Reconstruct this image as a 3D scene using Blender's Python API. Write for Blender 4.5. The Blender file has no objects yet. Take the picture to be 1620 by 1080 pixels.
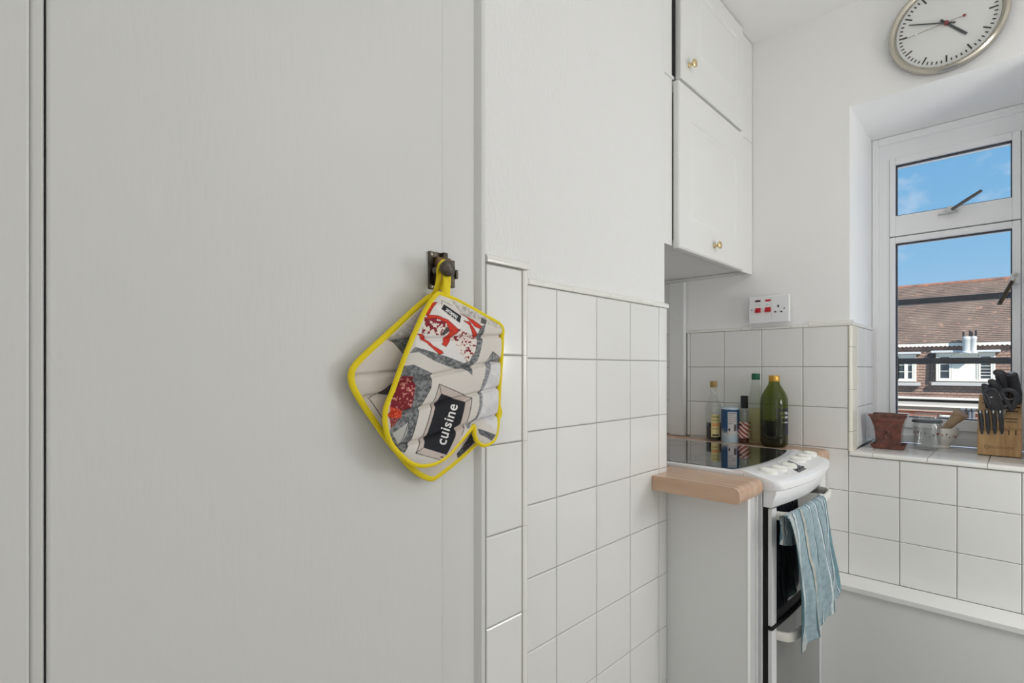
import bpy, bmesh, math, random
import numpy as np
from mathutils import Vector, Matrix
random.seed(7)
SC = bpy.context.scene
COL = SC.collection
PI = math.pi

# ------------------------------------------------------------------ camera, world, sun, lamps, exposure
FPX, YAW, CX, HZ, EYE = 829.8, 0.7663, 0.726, 582.6, 1.2
SN, CS = math.sin(YAW), math.cos(YAW)
cam = bpy.data.cameras.new('camera'); camo = bpy.data.objects.new('camera', cam); COL.objects.link(camo)
cam.sensor_width = 36; cam.lens = FPX * 36 / 1620; cam.shift_y = (HZ - 540) / 1620
cam.clip_start = 0.02; cam.clip_end = 500
camo.location = (CX, 0, EYE); camo.rotation_euler = (PI / 2, 0, YAW)
SC.camera = camo

def lin(c):
    c = c / 255.0
    return c / 12.92 if c <= 0.04045 else ((c + 0.055) / 1.055) ** 2.4
def rgb(r, g, b): return (lin(r), lin(g), lin(b), 1)

world = bpy.data.worlds.new('sky'); SC.world = world; world.use_nodes = True
nt = world.node_tree; nt.nodes.clear()
def wn(t): return nt.nodes.new(t)
tc = wn('ShaderNodeTexCoord'); sep = wn('ShaderNodeSeparateXYZ'); nt.links.new(tc.outputs['Generated'], sep.inputs[0])
rp = wn('ShaderNodeValToRGB'); nt.links.new(sep.outputs['Z'], rp.inputs[0])
el = rp.color_ramp.elements
el[0].position = 0.0; el[0].color = rgb(176, 208, 234)
el[1].position = 1.0; el[1].color = rgb(52, 118, 190)
e = el.new(0.16); e.color = rgb(138, 189, 228)
e = el.new(0.34); e.color = rgb(104, 171, 220)
mp = wn('ShaderNodeMapping'); mp.inputs['Scale'].default_value = (3.2, 3.2, 5.0); mp.inputs['Location'].default_value = (0.0, 0.0, 0.0)
nt.links.new(tc.outputs['Generated'], mp.inputs[0])
nz = wn('ShaderNodeTexNoise'); nz.inputs['Scale'].default_value = 1.6; nz.inputs['Detail'].default_value = 8; nz.inputs['Roughness'].default_value = 0.62
nt.links.new(mp.outputs[0], nz.inputs['Vector'])
cr = wn('ShaderNodeValToRGB'); cr.color_ramp.elements[0].position = 0.50; cr.color_ramp.elements[1].position = 0.72
nt.links.new(nz.outputs['Fac'], cr.inputs[0])
mx = wn('ShaderNodeMixRGB'); mx.inputs[2].default_value = rgb(226, 232, 240)
nt.links.new(cr.outputs[0], mx.inputs[0]); nt.links.new(rp.outputs[0], mx.inputs[1])
bg = wn('ShaderNodeBackground'); bg.inputs['Strength'].default_value = 1.0
nt.links.new(mx.outputs[0], bg.inputs[0])
ow = wn('ShaderNodeOutputWorld'); nt.links.new(bg.outputs[0], ow.inputs[0])

def lamp(name, kind, loc, energy, color=(1, 1, 1), size=0.3, sizey=None, target=None, direction=None):
    l = bpy.data.lights.new(name, kind); l.energy = energy; l.color = color
    if kind == 'AREA':
        l.size = size
        if sizey: l.shape = 'RECTANGLE'; l.size_y = sizey
        else: l.shape = 'DISK'
    if kind == 'SUN': l.angle = 0.01
    o = bpy.data.objects.new(name, l); COL.objects.link(o); o.location = loc
    d = Vector(direction) if direction else Vector(target) - Vector(loc)
    o.rotation_euler = d.to_track_quat('-Z', 'Y').to_euler()
    return o
lamp('sun', 'SUN', (5, -8, 12), 5.2, (1, 0.95, 0.88), direction=(-0.62, 0.52, -0.60))
lamp('front_fill', 'AREA', (1.5, -1.32, 1.5), 4.4, (0.98, 0.99, 1), size=1.0, sizey=1.8, direction=(-0.1, 1, 0.1))  # added fill from behind the camera; the wall there has no opening
pend = lamp('pendant_lamp', 'POINT', (1.25, 0.85, 2.1), 4.6, (1, 0.99, 0.975), target=(1.25, 0.85, 0)); pend.data.shadow_soft_size = 0.09
reveal_fill = lamp('reveal_fill_lamp', 'POINT', (1.40, 1.72, 1.25), 14.5, (1, 0.995, 0.985), target=(1.4, 1.8, 0)); reveal_fill.data.shadow_soft_size = 0.18  # added fill lamp out of view, brightens the window reveal and frame

SC.view_settings.view_transform = 'Standard'; SC.view_settings.look = 'None'
SC.view_settings.exposure = 0.08; SC.view_settings.gamma = 1.0; SC.view_settings.use_curve_mapping = False
SC.cycles.use_denoising = True
SC.cycles.max_bounces = 14; SC.cycles.diffuse_bounces = 7; SC.cycles.transparent_max_bounces = 24
SC.cycles.transmission_bounces = 12; SC.cycles.caustics_reflective = False; SC.cycles.caustics_refractive = False

# ------------------------------------------------------------------ geometry of the photograph, used to measure
def at(u, v, X=None, Y=None, Z=None):
    """the point a photograph pixel shows on the plane X, Y or Z = const"""
    r = (u - 810) / FPX
    d = Vector((-SN + r * CS, CS + r * SN, (HZ - v) / FPX)); o = Vector((CX, 0, EYE))
    t = (X - CX) / d.x if X is not None else (Y / d.y if Y is not None else (Z - EYE) / d.z)
    return o + d * t
def pix(Y, Z, X):
    """numpy: where points of the plane X fall in the photograph"""
    dx = X - CX; F = -SN * dx + CS * Y; R = CS * dx + SN * Y
    return 810 + FPX * R / F, HZ - FPX * (Z - EYE) / F

# ------------------------------------------------------------------ materials
MATS = {}
def mat(name, color, rough=0.5, metal=0.0, bump=None, spec=0.5, coat=0.0, vary=None, emit=None):
    """bump = (scale, strength, (sx,sy,sz)); vary = (color2, scale, lo, hi, (sx,sy,sz))"""
    if name in MATS: return MATS[name]
    m = bpy.data.materials.new(name); m.use_nodes = True; n = m.node_tree.nodes; L = m.node_tree.links
    b = n['Principled BSDF']
    b.inputs['Base Color'].default_value = color; b.inputs['Roughness'].default_value = rough
    b.inputs['Metallic'].default_value = metal; b.inputs['Specular IOR Level'].default_value = spec
    b.inputs['Coat Weight'].default_value = coat; b.inputs['Coat Roughness'].default_value = 0.05
    geo = None
    def coords(s):
        g = n.new('ShaderNodeTexCoord'); p = n.new('ShaderNodeMapping'); p.inputs['Scale'].default_value = s
        L.new(g.outputs['Object'], p.inputs[0]); return p.outputs[0]
    if bump:
        t = n.new('ShaderNodeTexNoise'); t.inputs['Scale'].default_value = bump[0]; t.inputs['Detail'].default_value = 3
        L.new(coords(bump[2] if len(bump) > 2 else (1, 1, 1)), t.inputs['Vector'])
        bp = n.new('ShaderNodeBump'); bp.inputs['Strength'].default_value = bump[1]; bp.inputs['Distance'].default_value = 0.002
        L.new(t.outputs['Fac'], bp.inputs['Height']); L.new(bp.outputs[0], b.inputs['Normal'])
    if vary:
        t = n.new('ShaderNodeTexNoise'); t.inputs['Scale'].default_value = vary[1]; t.inputs['Detail'].default_value = 6
        L.new(coords(vary[4] if len(vary) > 4 else (1, 1, 1)), t.inputs['Vector'])
        r = n.new('ShaderNodeValToRGB'); r.color_ramp.elements[0].position = vary[2]; r.color_ramp.elements[1].position = vary[3]
        r.color_ramp.elements[0].color = color; r.color_ramp.elements[1].color = vary[0]
        L.new(t.outputs['Fac'], r.inputs[0]); L.new(r.outputs[0], b.inputs['Base Color'])
    if emit:
        b.inputs['Emission Color'].default_value = color; b.inputs['Emission Strength'].default_value = emit
    MATS[name] = m; return m
def clear(name, tint, gloss=0.08, rough=0.02):
    """thin clear sheet: light passes with a tint, part of it mirrors by Fresnel"""
    if name in MATS: return MATS[name]
    m = bpy.data.materials.new(name); m.use_nodes = True; n = m.node_tree.nodes; L = m.node_tree.links; n.clear()
    t = n.new('ShaderNodeBsdfTransparent'); t.inputs[0].default_value = tint
    g = n.new('ShaderNodeBsdfGlossy'); g.inputs['Roughness'].default_value = rough
    f = n.new('ShaderNodeLayerWeight'); f.inputs['Blend'].default_value = 0.5
    pw = n.new('ShaderNodeMath'); pw.operation = 'POWER'; pw.inputs[1].default_value = 4.0; L.new(f.outputs['Facing'], pw.inputs[0])
    mu = n.new('ShaderNodeMath'); mu.operation = 'MULTIPLY_ADD'; mu.inputs[1].default_value = 0.6; mu.inputs[2].default_value = gloss; mu.use_clamp = True
    L.new(pw.outputs[0], mu.inputs[0])
    mix = n.new('ShaderNodeMixShader'); L.new(mu.outputs[0], mix.inputs[0]); L.new(t.outputs[0], mix.inputs[1]); L.new(g.outputs[0], mix.inputs[2])
    o = n.new('ShaderNodeOutputMaterial'); L.new(mix.outputs[0], o.inputs[0])
    MATS[name] = m; return m
def glass(name, color=(1, 1, 1, 1), rough=0.0):
    if name in MATS: return MATS[name]
    m = mat(name, color, rough); b = m.node_tree.nodes['Principled BSDF']
    b.inputs['Transmission Weight'].default_value = 1.0; b.inputs['IOR'].default_value = 1.45
    return m
def vcol(name, rough=0.9, bump=None):
    m = mat(name, (1, 1, 1, 1), rough, bump=bump); n = m.node_tree.nodes
    a = n.new('ShaderNodeVertexColor'); a.layer_name = 'print'
    m.node_tree.links.new(a.outputs[0], n['Principled BSDF'].inputs['Base Color']); return m

plaster = mat('painted plaster', rgb(242, 242, 241), 0.75, bump=(110, 0.4))
embossed = mat('embossed painted paper', rgb(233, 233, 232), 0.6, bump=(120, 1.0, (1, 1.0, 0.5)))
ceil_m = mat('ceiling paint', rgb(240, 240, 238), 0.85, bump=(60, 0.4))
door_m = mat('door gloss paint', rgb(218, 218, 216), 0.42, bump=(110, 0.14, (1, 1, 0.16)))
tile_m = mat('glazed white tile', rgb(233, 233, 231), 0.10, bump=(9, 0.05), spec=0.55)
trim_m = mat('glazed edging tile', rgb(236, 235, 230), 0.12)
cream_m = mat('cream edging tile', rgb(228, 225, 212), 0.15)
grout_m = mat('grey grout', rgb(158, 156, 150), 0.9)
white_lac = mat('white lacquer', rgb(236, 236, 234), 0.35)
white_pan = mat('white painted board', rgb(226, 227, 226), 0.45, bump=(40, 0.05))
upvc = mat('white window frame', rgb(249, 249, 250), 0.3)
enamel = mat('white enamel', rgb(240, 241, 243), 0.22)
black_m = mat('black gap', rgb(14, 14, 14), 0.8)
dark_m = mat('dark fittings and gap shade', rgb(40, 36, 32), 0.9)  # own colour of screws and block foot; also the hinge gap's painted shade
wood_m = mat('wood laminate', rgb(206, 174, 148), 0.2, vary=(rgb(186, 148, 120), 5, 0.35, 0.75, (1.2, 14, 4)))
brass_m = mat('polished brass', rgb(226, 205, 158), 0.22, 1.0)
bronze_m = mat('aged bronze', rgb(74, 69, 61), 0.42, 0.85, vary=(rgb(104, 96, 84), 60, 0.4, 0.65))
steel_m = mat('brushed steel', rgb(196, 190, 178), 0.22, 1.0)
chrome_m = mat('chrome', rgb(225, 226, 228), 0.12, 1.0)
yellow_m = mat('yellow binding', rgb(238, 214, 20), 0.75, bump=(700, 0.3))

# ------------------------------------------------------------------ mesh helpers
class M:
    def __init__(s): s.v = []; s.f = []; s.mi = []; s.cur = 0
    def add(s, vs, fs):
        o = len(s.v); s.v += [tuple(p) for p in vs]
        for f in fs: s.f.append(tuple(i + o for i in f)); s.mi.append(s.cur)
        return s
    def box(s, x0, x1, y0, y1, z0, z1):
        vs = [(x, y, z) for x in (x0, x1) for y in (y0, y1) for z in (z0, z1)]
        return s.add(vs, [(0, 1, 3, 2), (4, 6, 7, 5), (0, 4, 5, 1), (2, 3, 7, 6), (0, 2, 6, 4), (1, 5, 7, 3)])
    def prism(s, poly, fn, t0, t1):
        n = len(poly)
        vs = [fn(p, q, t0) for p, q in poly] + [fn(p, q, t1) for p, q in poly]
        fs = [(i, (i + 1) % n, n + (i + 1) % n, n + i) for i in range(n)] + [tuple(range(n))[::-1], tuple(range(n, 2 * n))]
        return s.add(vs, fs)
    def loft(s, rings, closed=True, caps=True):
        n = len(rings[0]); vs = [p for r in rings for p in r]; fs = []
        for k in range(len(rings) - 1):
            for i in range(n if closed else n - 1):
                j = (i + 1) % n
                fs.append((k * n + i, k * n + j, (k + 1) * n + j, (k + 1) * n + i))
        if caps and closed: fs += [tuple(range(n))[::-1], tuple(range((len(rings) - 1) * n, len(rings) * n))]
        return s.add(vs, fs)
    def lathe(s, prof, c, n=28, sq=0.0, axis=None):
        """prof = [(r, h)]; sq>0 squares the section; axis = (origin, matrix) to tilt"""
        rings = []
        for r, h in prof:
            ring = []
            for i in range(n):
                a = 2 * PI * (i + 0.5) / n; k = 1.0
                if sq: p = 2 + sq * 6; k = (abs(math.cos(a)) ** p + abs(math.sin(a)) ** p) ** (-1 / p)
                q = Vector((r * k * math.cos(a), r * k * math.sin(a), h))
                if axis is not None: q = axis @ q
                ring.append(tuple(Vector(c) + q))
            rings.append(ring)
        return s.loft(rings)
    def tube(s, path, r, n=8, flat=1.0, up=None, closed=False):
        path = [Vector(p) for p in path]; m = len(path); rings = []; prev = None
        for k in range(m):
            a = path[(k - 1) % m] if (closed or k > 0) else path[k]; b = path[(k + 1) % m] if (closed or k < m - 1) else path[k]
            t = (b - a).normalized(); u = Vector(up) if up else (prev if prev else (Vector((0, 0, 1)) if abs(t.z) < 0.9 else Vector((1, 0, 0))))
            n1 = (u - t * u.dot(t)).normalized(); n2 = t.cross(n1); prev = n1
            rr = r[k] if isinstance(r, (list, tuple)) else r
            rings.append([tuple(path[k] + n1 * (rr * flat * math.cos(2 * PI * i / n)) + n2 * (rr * math.sin(2 * PI * i / n))) for i in range(n)])
        if closed: rings.append(rings[0])
        return s.loft(rings, caps=not closed)

ORG = {}
def obj(name, m, material, parent=None, smooth=False, bevel=0.0, seg=2, loc=None):
    me = bpy.data.meshes.new(name)
    base = ORG.get(parent.as_pointer(), Vector()) if parent else (Vector(loc) if loc else Vector())
    me.from_pydata([tuple(Vector(p) - base) for p in m.v], [], m.f)
    for x in (material if isinstance(material, (list, tuple)) else [material]): me.materials.append(x)
    if any(m.mi): me.polygons.foreach_set('material_index', m.mi)
    b = bmesh.new(); b.from_mesh(me)
    bmesh.ops.recalc_face_normals(b, faces=b.faces)
    if bevel:
        ed = [e for e in b.edges if len(e.link_faces) == 2 and e.calc_face_angle(0) > 0.5]
        bmesh.ops.bevel(b, geom=ed, offset=bevel, segments=seg, profile=0.5, affect='EDGES', clamp_overlap=True)
    if smooth:
        for f in b.faces: f.smooth = True
        for e in b.edges:
            if len(e.link_faces) == 2 and e.calc_face_angle(0) > 0.7: e.smooth = False
    b.to_mesh(me); b.free()
    o = bpy.data.objects.new(name, me); COL.objects.link(o)
    if parent: o.parent = parent
    else: o.location = base
    ORG[o.as_pointer()] = base
    return o
def tag(o, label=None, cat=None, group=None, kind=None):
    if label: o['label'] = label
    if cat: o['category'] = cat
    if group: o['group'] = group
    if kind: o['kind'] = kind
    return o
def thing(name, loc, label, cat, group=None):
    o = bpy.data.objects.new(name, None); COL.objects.link(o); o.location = loc; o.empty_display_size = 0.05
    ORG[o.as_pointer()] = Vector(loc); return tag(o, label, cat, group)
def struct(name, m, material, **k): return tag(obj(name, m, material, **k), kind='structure')
def text_mesh(s, size, fn, extrude=0.0, bold=0.0, spacing=1.0):
    """lettering as faces; fn maps (a, b) in text units to a point; centred on its box"""
    c = bpy.data.curves.new('lettering', 'FONT'); c.body = s; c.size = size; c.offset = bold; c.space_character = spacing; c.resolution_u = 3
    c.align_x = 'CENTER'; c.align_y = 'CENTER'
    o = bpy.data.objects.new('lettering', c); COL.objects.link(o); bpy.context.view_layer.update()
    dg = bpy.context.evaluated_depsgraph_get(); me = bpy.data.meshes.new_from_object(o.evaluated_get(dg))
    m = M(); m.add([fn(v.co.x, v.co.y) for v in me.vertices], [tuple(p.vertices) for p in me.polygons])
    bpy.data.objects.remove(o); bpy.data.curves.remove(c); bpy.data.meshes.remove(me)
    return m
TILES = {}
def tile(parent, centre, w, h, facing, material=None, name='tile'):
    """one glazed tile, cushioned edge; facing '+x', '-y' or '+z'; centre lies on its front face"""
    key = (round(w, 4), round(h, 4), (material or tile_m).name)
    if key not in TILES:
        a, b, t, c = w / 2, h / 2, 0.007, 0.0022
        m = M()
        R = lambda k, y: [(-a + k, y, -b + k), (a - k, y, -b + k), (a - k, y, b - k), (-a + k, y, b - k)]
        m.loft([R(0, t), R(0, 0.0022), R(0.0006, 0.0008), R(c, 0.0)])
        o = obj(name, m, material or tile_m); TILES[key] = o.data; bpy.data.objects.remove(o)
    o = bpy.data.objects.new(name, TILES[key]); COL.objects.link(o); o.parent = parent
    o.location = centre
    j = lambda: random.uniform(-0.0035, 0.0035)
    o.rotation_euler = {'-y': (j(), 0, j()), '+x': (j(), 0, PI / 2 + j()), '+z': (-PI / 2 + j() * .5, 0, 0)}[facing]
    return o
def nose(parent, fn, t0, t1, w=0.014, n=0.009, material=None, name='edging_tile'):
    """a quarter-round edging tile: section n (out of the wall) by w (across), run t0..t1"""
    p = [(-0.004, 0), (n - 0.001, 0), (n, 0.002), (n, w * 0.45), (n * 0.86, w * 0.72), (n * 0.5, w * 0.93), (0.0, w), (-0.004, w)]
    m = M(); m.prism(p, fn, t0 + 0.0007, t1 - 0.0007)
    return obj(name, m, material or trim_m, parent, smooth=True)

# ================================================================== THE SETTING
YB, ZC = 2.19, 2.503
floor = struct('floor', M().box(-0.75, 2.2, -1.5, 2.70, -0.08, 0.0), mat('grey vinyl floor', rgb(192, 190, 187), 0.4, vary=(rgb(174, 172, 168), 5, 0.4, 0.6)))
ceiling = struct('ceiling', M().box(-0.75, 2.2, -1.5, 2.70, ZC, ZC + 0.1), ceil_m)
struct('wall_right', M().box(2.1, 2.2, -1.5, 2.70, 0, ZC), plaster)
struct('wall_front', M().box(-0.75, 2.1, -1.5, -1.4, 0, ZC), plaster)

# left wall: the papered chimney breast, its nearer pier, the back of the cooker alcove
w = M()
w.box(-0.55, -0.007, 0.60, 1.396, 0, ZC)
w.box(-0.007, 0.082, 0.596, 0.697, 0, ZC)
w.box(-0.55, -0.46, 1.396, YB, 0, ZC)
wall_left = struct('wall_left', w, embossed)
obj('grout', M().box(-0.007, -0.0022, 0.697, 1.388, 0.0, 1.3745).box(0.082, 0.0878, 0.598, 0.700, 0, 1.3755), grout_m, wall_left)
P, Z0 = 0.152, 1.373
ycols = [0.744, 0.896, 1.048, 1.200, 1.352]
for i in range(9):
    z1 = Z0 - P * i; z0 = max(z1 - P, 0.005)
    if z1 < 0.02: continue
    for j in range(4):
        ya = ycols[j] if j else 0.702
        tile(wall_left, (0, (ya + ycols[j + 1]) / 2, (z0 + z1) / 2), ycols[j + 1] - ya - 0.0018, z1 - z0 - 0.0018, '+x')
    # rounded end tiles where the wall turns into the alcove
    e = M(); q = [(-0.0068, 1.3528), (-0.0005, 1.3528), (0.0, 1.354), (0.0, 1.394), (-0.0015, 1.3995), (-0.0045, 1.403), (-0.009, 1.4045), (-0.009, 1.397), (-0.0068, 1.397)]
    e.prism(q, lambda p, r, t: (p, r, t), z0 + 0.0009, z1 - 0.0009)
    obj('edging_tile', e, tile_m, wall_left, smooth=True)
for a, b in ((0.703, 0.80), (0.80, 0.95), (0.95, 1.099), (1.099, 1.249), (1.249, 1.402)):
    nose(wall_left, lambda p, r, t: (p - 0.0045, t, 1.3735 + r), a, b, w=0.0145)
for i in range(9):
    z1 = 1.3755 - 0.1525 * i; z0 = max(z1 - 0.1525, 0.005)
    if z1 < 0.02: continue
    tile(wall_left, (0.09, (0.599 + 0.688) / 2, (z0 + z1) / 2), 0.089 - 0.002, z1 - z0 - 0.0018, '+x')
    e = M(); e.prism([(0.079, 0.6895), (0.0897, 0.6895), (0.0905, 0.691), (0.0905, 0.698), (0.089, 0.7025), (0.0855, 0.7050), (0.079, 0.706)], lambda p, r, t: (p, r, t), z0 + 0.0004, z1 - 0.0004)
    obj('edging_tile', e, trim_m, wall_left, smooth=True)
nose(wall_left, lambda p, r, t: (p + 0.084, t, 1.3775 + r), 0.598, 0.706, w=0.0145, n=0.010)

# back wall with the window opening
WX0, WX1, WZ0, WZ1 = 0.295, 0.80, 0.893, 2.137
w = M()
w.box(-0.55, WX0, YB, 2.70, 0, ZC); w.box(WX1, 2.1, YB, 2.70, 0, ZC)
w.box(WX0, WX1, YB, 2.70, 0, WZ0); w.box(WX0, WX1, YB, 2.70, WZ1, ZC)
w.mi[1] = w.mi[6] = w.mi[22] = 1          # whiter reveal faces stand in for strong window light
wall_back = struct('wall_back', w, [plaster, mat('reveal brightened white', rgb(251, 251, 251), 0.6, bump=(60, 0.1))])
g = M(); g.box(-0.46, 0.2985, YB - 0.0035, YB, 0, 1.3545); g.box(0.2985, 2.1, YB - 0.0035, YB, 0, 0.8895)
g.box(WX0, WX0 + 0.0035, YB, 2.57, 0.893, 1.3545); g.box(WX0, WX1, YB + 0.002, 2.58, 0.893, 0.9005)
obj('grout', g, grout_m, wall_back)
obj('pipe_boxing', M().box(-0.387, -0.316, YB - 0.03, YB - 0.0036, 0.906, 1.578), white_pan, wall_back, bevel=0.004)
PB, ZB = 0.148, 1.354
xc = [-0.2995 + PB * k for k in range(17)]
for i in range(6):
    z1 = ZB - PB * i; z0 = z1 - PB
    for j in range(-2, 13):
        xa = xc[j] if j >= 0 else (-0.313 if j == -1 else -0.458)
        xb = xc[j + 1] if j >= 0 else (-0.2995 if j == -1 else -0.387)
        if xb > 2.09: continue
        if z0 > 0.85 and xa > 0.28: continue
        za = z1
        if z1 > 0.87 and z0 < 0.88 and xa > 0.28: za = 0.8885
        if j < 0 and z0 < 0.85: continue
        tile(wall_back, ((xa + xb) / 2, YB - 0.0072, (z0 + za) / 2), xb - xa - 0.0018, za - z0 - 0.0018, '-y')
# top edging of the splashback, notched under the switch plate
for a, b, hh in ((-0.315, -0.20, .012), (-0.20, -0.078, .012), (-0.078, -0.048, .018), (-0.030, 0.104, .011), (0.104, 0.165, .012), (0.165, 0.307, .020)):
    nose(wall_back, lambda p, r, t: (t, YB - p, ZB + r), a, b, w=hh, n=0.010)
# the reveal: rounded corner tiles, two columns of tiles, edging on top
zj = [0.905, 0.975, 1.125, 1.277, 1.354]
for a, b in zip(zj, zj[1:]):
    e = M(); q = [(0.2935, YB - 0.0035), (0.2935, YB - 0.0095), (0.297, YB - 0.0105), (0.3015, YB - 0.0085), (0.3042, YB - 0.003), (0.3045, YB + 0.004), (0.3045, 2.263), (0.2985, 2.263), (0.2985, YB - 0.0035)]
    e.prism(q, lambda p, r, t: (p, r, t), a + 0.0007, b - 0.0007); obj('edging_tile', e, cream_m, wall_back, smooth=True)
for i in range(4):
    z1 = ZB - PB * i; z0 = max(z1 - PB, 0.909)
    if z1 - z0 < 0.02: continue
    for a, b in ((2.265, 2.413), (2.413, 2.561)):
        tile(wall_back, (0.3045, (a + b) / 2, (z0 + z1) / 2), b - a - 0.0018, z1 - z0 - 0.0018, '+x')
nose(wall_back, lambda p, r, t: (0.297 + p, t, ZB + r), 2.19, 2.565, w=0.014)
# the tiled sill: round-nosed front row, then square tiles
xs = [0.3045, 0.366, 0.515, 0.661, 0.799]
for a, b in zip([0.296] + xs[1:], xs[1:]):
    e = M(); q = [(YB - 0.004, 0.8905), (YB - 0.0125, 0.8908), (YB - 0.0155, 0.894), (YB - 0.0145, 0.900), (YB - 0.009, 0.9045), (YB, 0.906), (2.238, 0.906), (2.238, 0.9012), (YB - 0.001, 0.9012)]
    e.prism(q, lambda p, r, t: (t, p, r), a + 0.0007, b - 0.0007); obj('sill_tile', e, trim_m, wall_back, smooth=True)
for a, b in zip(xs, xs[1:]):
    for c, d in ((2.2395, 2.375), (2.375, 2.525), (2.525, 2.575)):
        tile(wall_back, ((a + b) / 2, (c + d) / 2, 0.906), b - a - 0.0016, d - c - 0.0016, '+z', name='sill_tile')
# boxed-in pipe ledge below the window
lg = M(); lg.box(0.2235, 2.095, 2.070, YB - 0.0085, 0, 0.449)
trim_ledge = struct('trim_3', lg, white_pan)
obj('ledge_top', M().box(0.2235, 2.096, 2.060, YB - 0.0085, 0.4495, 0.4675), white_lac, trim_ledge, bevel=0.002)

# window: outer frame, fanlight sash over casement sash, panes, catches
FY = 2.585
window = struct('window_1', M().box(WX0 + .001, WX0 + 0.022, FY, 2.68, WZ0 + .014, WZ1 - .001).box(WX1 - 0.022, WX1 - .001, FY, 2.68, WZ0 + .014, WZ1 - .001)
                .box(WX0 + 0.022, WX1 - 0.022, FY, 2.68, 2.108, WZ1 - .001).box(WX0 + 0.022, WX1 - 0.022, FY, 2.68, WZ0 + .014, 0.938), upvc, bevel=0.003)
f = M(); A0, A1, B0, B1 = WX0 + 0.022, WX1 - 0.022, 0.938, 2.108
f.box(A0, 0.3535, FY + 0.014, 2.67, B0, B1); f.box(0.738, A1, FY + 0.014, 2.67, B0, B1)
f.box(0.3535, 0.738, FY + 0.014, 2.67, 2.047, B1); f.box(0.3535, 0.738, FY + 0.014, 2.67, B0, 0.962)
f.box(0.728, 0.738, 2.6555, 2.669, B0, B1); f.box(0.3535, 0.364, 2.6555, 2.669, B0, B1); f.box(0.364, 0.728, 2.6555, 2.669, 2.032, 2.06); f.box(0.364, 0.728, 2.6555, 2.669, 1.716, 1.744); f.box(0.364, 0.728, 2.6555, 2.669, 0.955, 0.978)
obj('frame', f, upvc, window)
def sash(x0, x1, z0, z1, gx0, gx1, gz0, gz1):
    y0, y1 = FY + 0.004, 2.655
    m = M(); m.box(x0, gx0, y0, y1, z0, z1); m.box(gx1, x1, y0, y1, z0, z1); m.box(gx0, gx1, y0, y1, gz1, z1); m.box(gx0, gx1, y0, y1, z0, gz0)
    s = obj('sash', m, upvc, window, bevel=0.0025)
    k = M(); t = 0.004; ya, yb = y0 + 0.012, y0 + 0.030
    k.box(gx0 - .001, gx0 + t, ya, yb, gz0, gz1); k.box(gx1 - t, gx1 + .001, ya, yb, gz0, gz1); k.box(gx0, gx1, ya, yb, gz1 - t, gz1 + .001); k.box(gx0, gx1, ya, yb, gz0 - .001, gz0 + t)
    obj('glazing_gasket', k, mat('dark gasket', rgb(58, 58, 66), 0.6), s)
    obj('pane', M().box(gx0 + t, gx1 - t, y0 + 0.018, y0 + 0.024, gz0 + t, gz1 - t), clear('window glass', (0.985, 0.985, 0.985, 1), 0.03), s)
    return s
s1 = sash(0.3555, 0.736, 1.731, 2.045, 0.374, 0.714, 1.812, 2.018)
s2 = sash(0.3555, 0.736, 0.964, 1.727, 0.374, 0.714, 1.006, 1.702)
# fanlight catch
h = M(); a = at(1484, 339, Y=FY); b = at(1517, 334, Y=FY)
h.box(a.x, b.x, FY - 0.010, FY + 0.004, a.z - 0.004, a.z + 0.004)
p = at(1504, 331, Y=FY - 0.02); h.box(p.x - 0.012, p.x + 0.010, FY - 0.022, FY + 0.004, p.z - 0.010, p.z + 0.012)
hb = obj('catch', h, mat('satin alloy', rgb(214, 214, 216), 0.35, 0.6), s1, bevel=0.002)
p0 = at(1506, 331, Y=FY - 0.03); p1 = at(1553, 301, Y=FY - 0.06)
obj('lever', M().tube([p0, p0.lerp(p1, .5), p1], [0.008, 0.0092, 0.008], 8, flat=0.6), mat('worn alloy', rgb(120, 116, 116), 0.35, 0.9), hb, smooth=True)
h = M(); p = at(1606, 440, Y=FY - 0.02); h.box(p.x - 0.013, p.x + 0.013, FY - 0.020, FY + 0.004, p.z - 0.020, p.z + 0.018)
hb = obj('catch', h, MATS['satin alloy'], s2, bevel=0.003)
h = M(); q = at(1607, 434, Y=FY - 0.03); h.lathe([(0, 0), (0.006, 0), (0.006, 0.006), (0, 0.008)], q, 12, axis=Matrix.Rotation(PI / 2, 3, 'X'))
q = at(1604, 443, Y=FY - 0.03); h.lathe([(0, 0), (0.005, 0), (0.005, 0.006), (0, 0.008)], q, 12, axis=Matrix.Rotation(PI / 2, 3, 'X')); obj('screw', h, steel_m, hb)
p0 = at(1602, 444, Y=FY - 0.028); p1 = at(1581, 481, Y=FY - 0.06)
obj('lever', M().tube([p0, p0.lerp(p1, .5), p1], [0.0075, 0.0085, 0.0085], 8, flat=0.6), mat('dark bronze lever', rgb(86, 74, 60), 0.35, 0.9), hb, smooth=True)

# larder door at the left with its frame
DX = 0.090
door = struct('door_1', M().box(DX - 0.03, DX, 0.0502, 0.5073, 0.01, ZC - 0.004), door_m, bevel=0.0025)
struct('trim_1', M().box(DX - 0.05, DX - 0.003, 0.0389, 0.0488, 0, ZC).box(DX - 0.05, DX + 0.004, -1.39, 0.0384, 0, ZC), door_m, bevel=0.002)
t2 = M(); t2.prism([(DX - 0.05, 0.5078), (DX - 0.002, 0.5078), (DX - 0.001, 0.512), (DX - 0.006, 0.577), (DX + 0.0005, 0.5815), (DX + 0.004, 0.585), (DX + 0.0035, 0.590), (DX + 0.001, 0.5955), (DX - 0.05, 0.5955)], lambda p, q, t: (p, q, t), 0, ZC)
struct('trim_2', t2, door_m, smooth=True)
struct('wall_gap_backing', M().box(-0.55, 0.036, -1.39, 0.595, 0, ZC), black_m)  # black block behind the door, coloured for the shade in its gap

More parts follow.
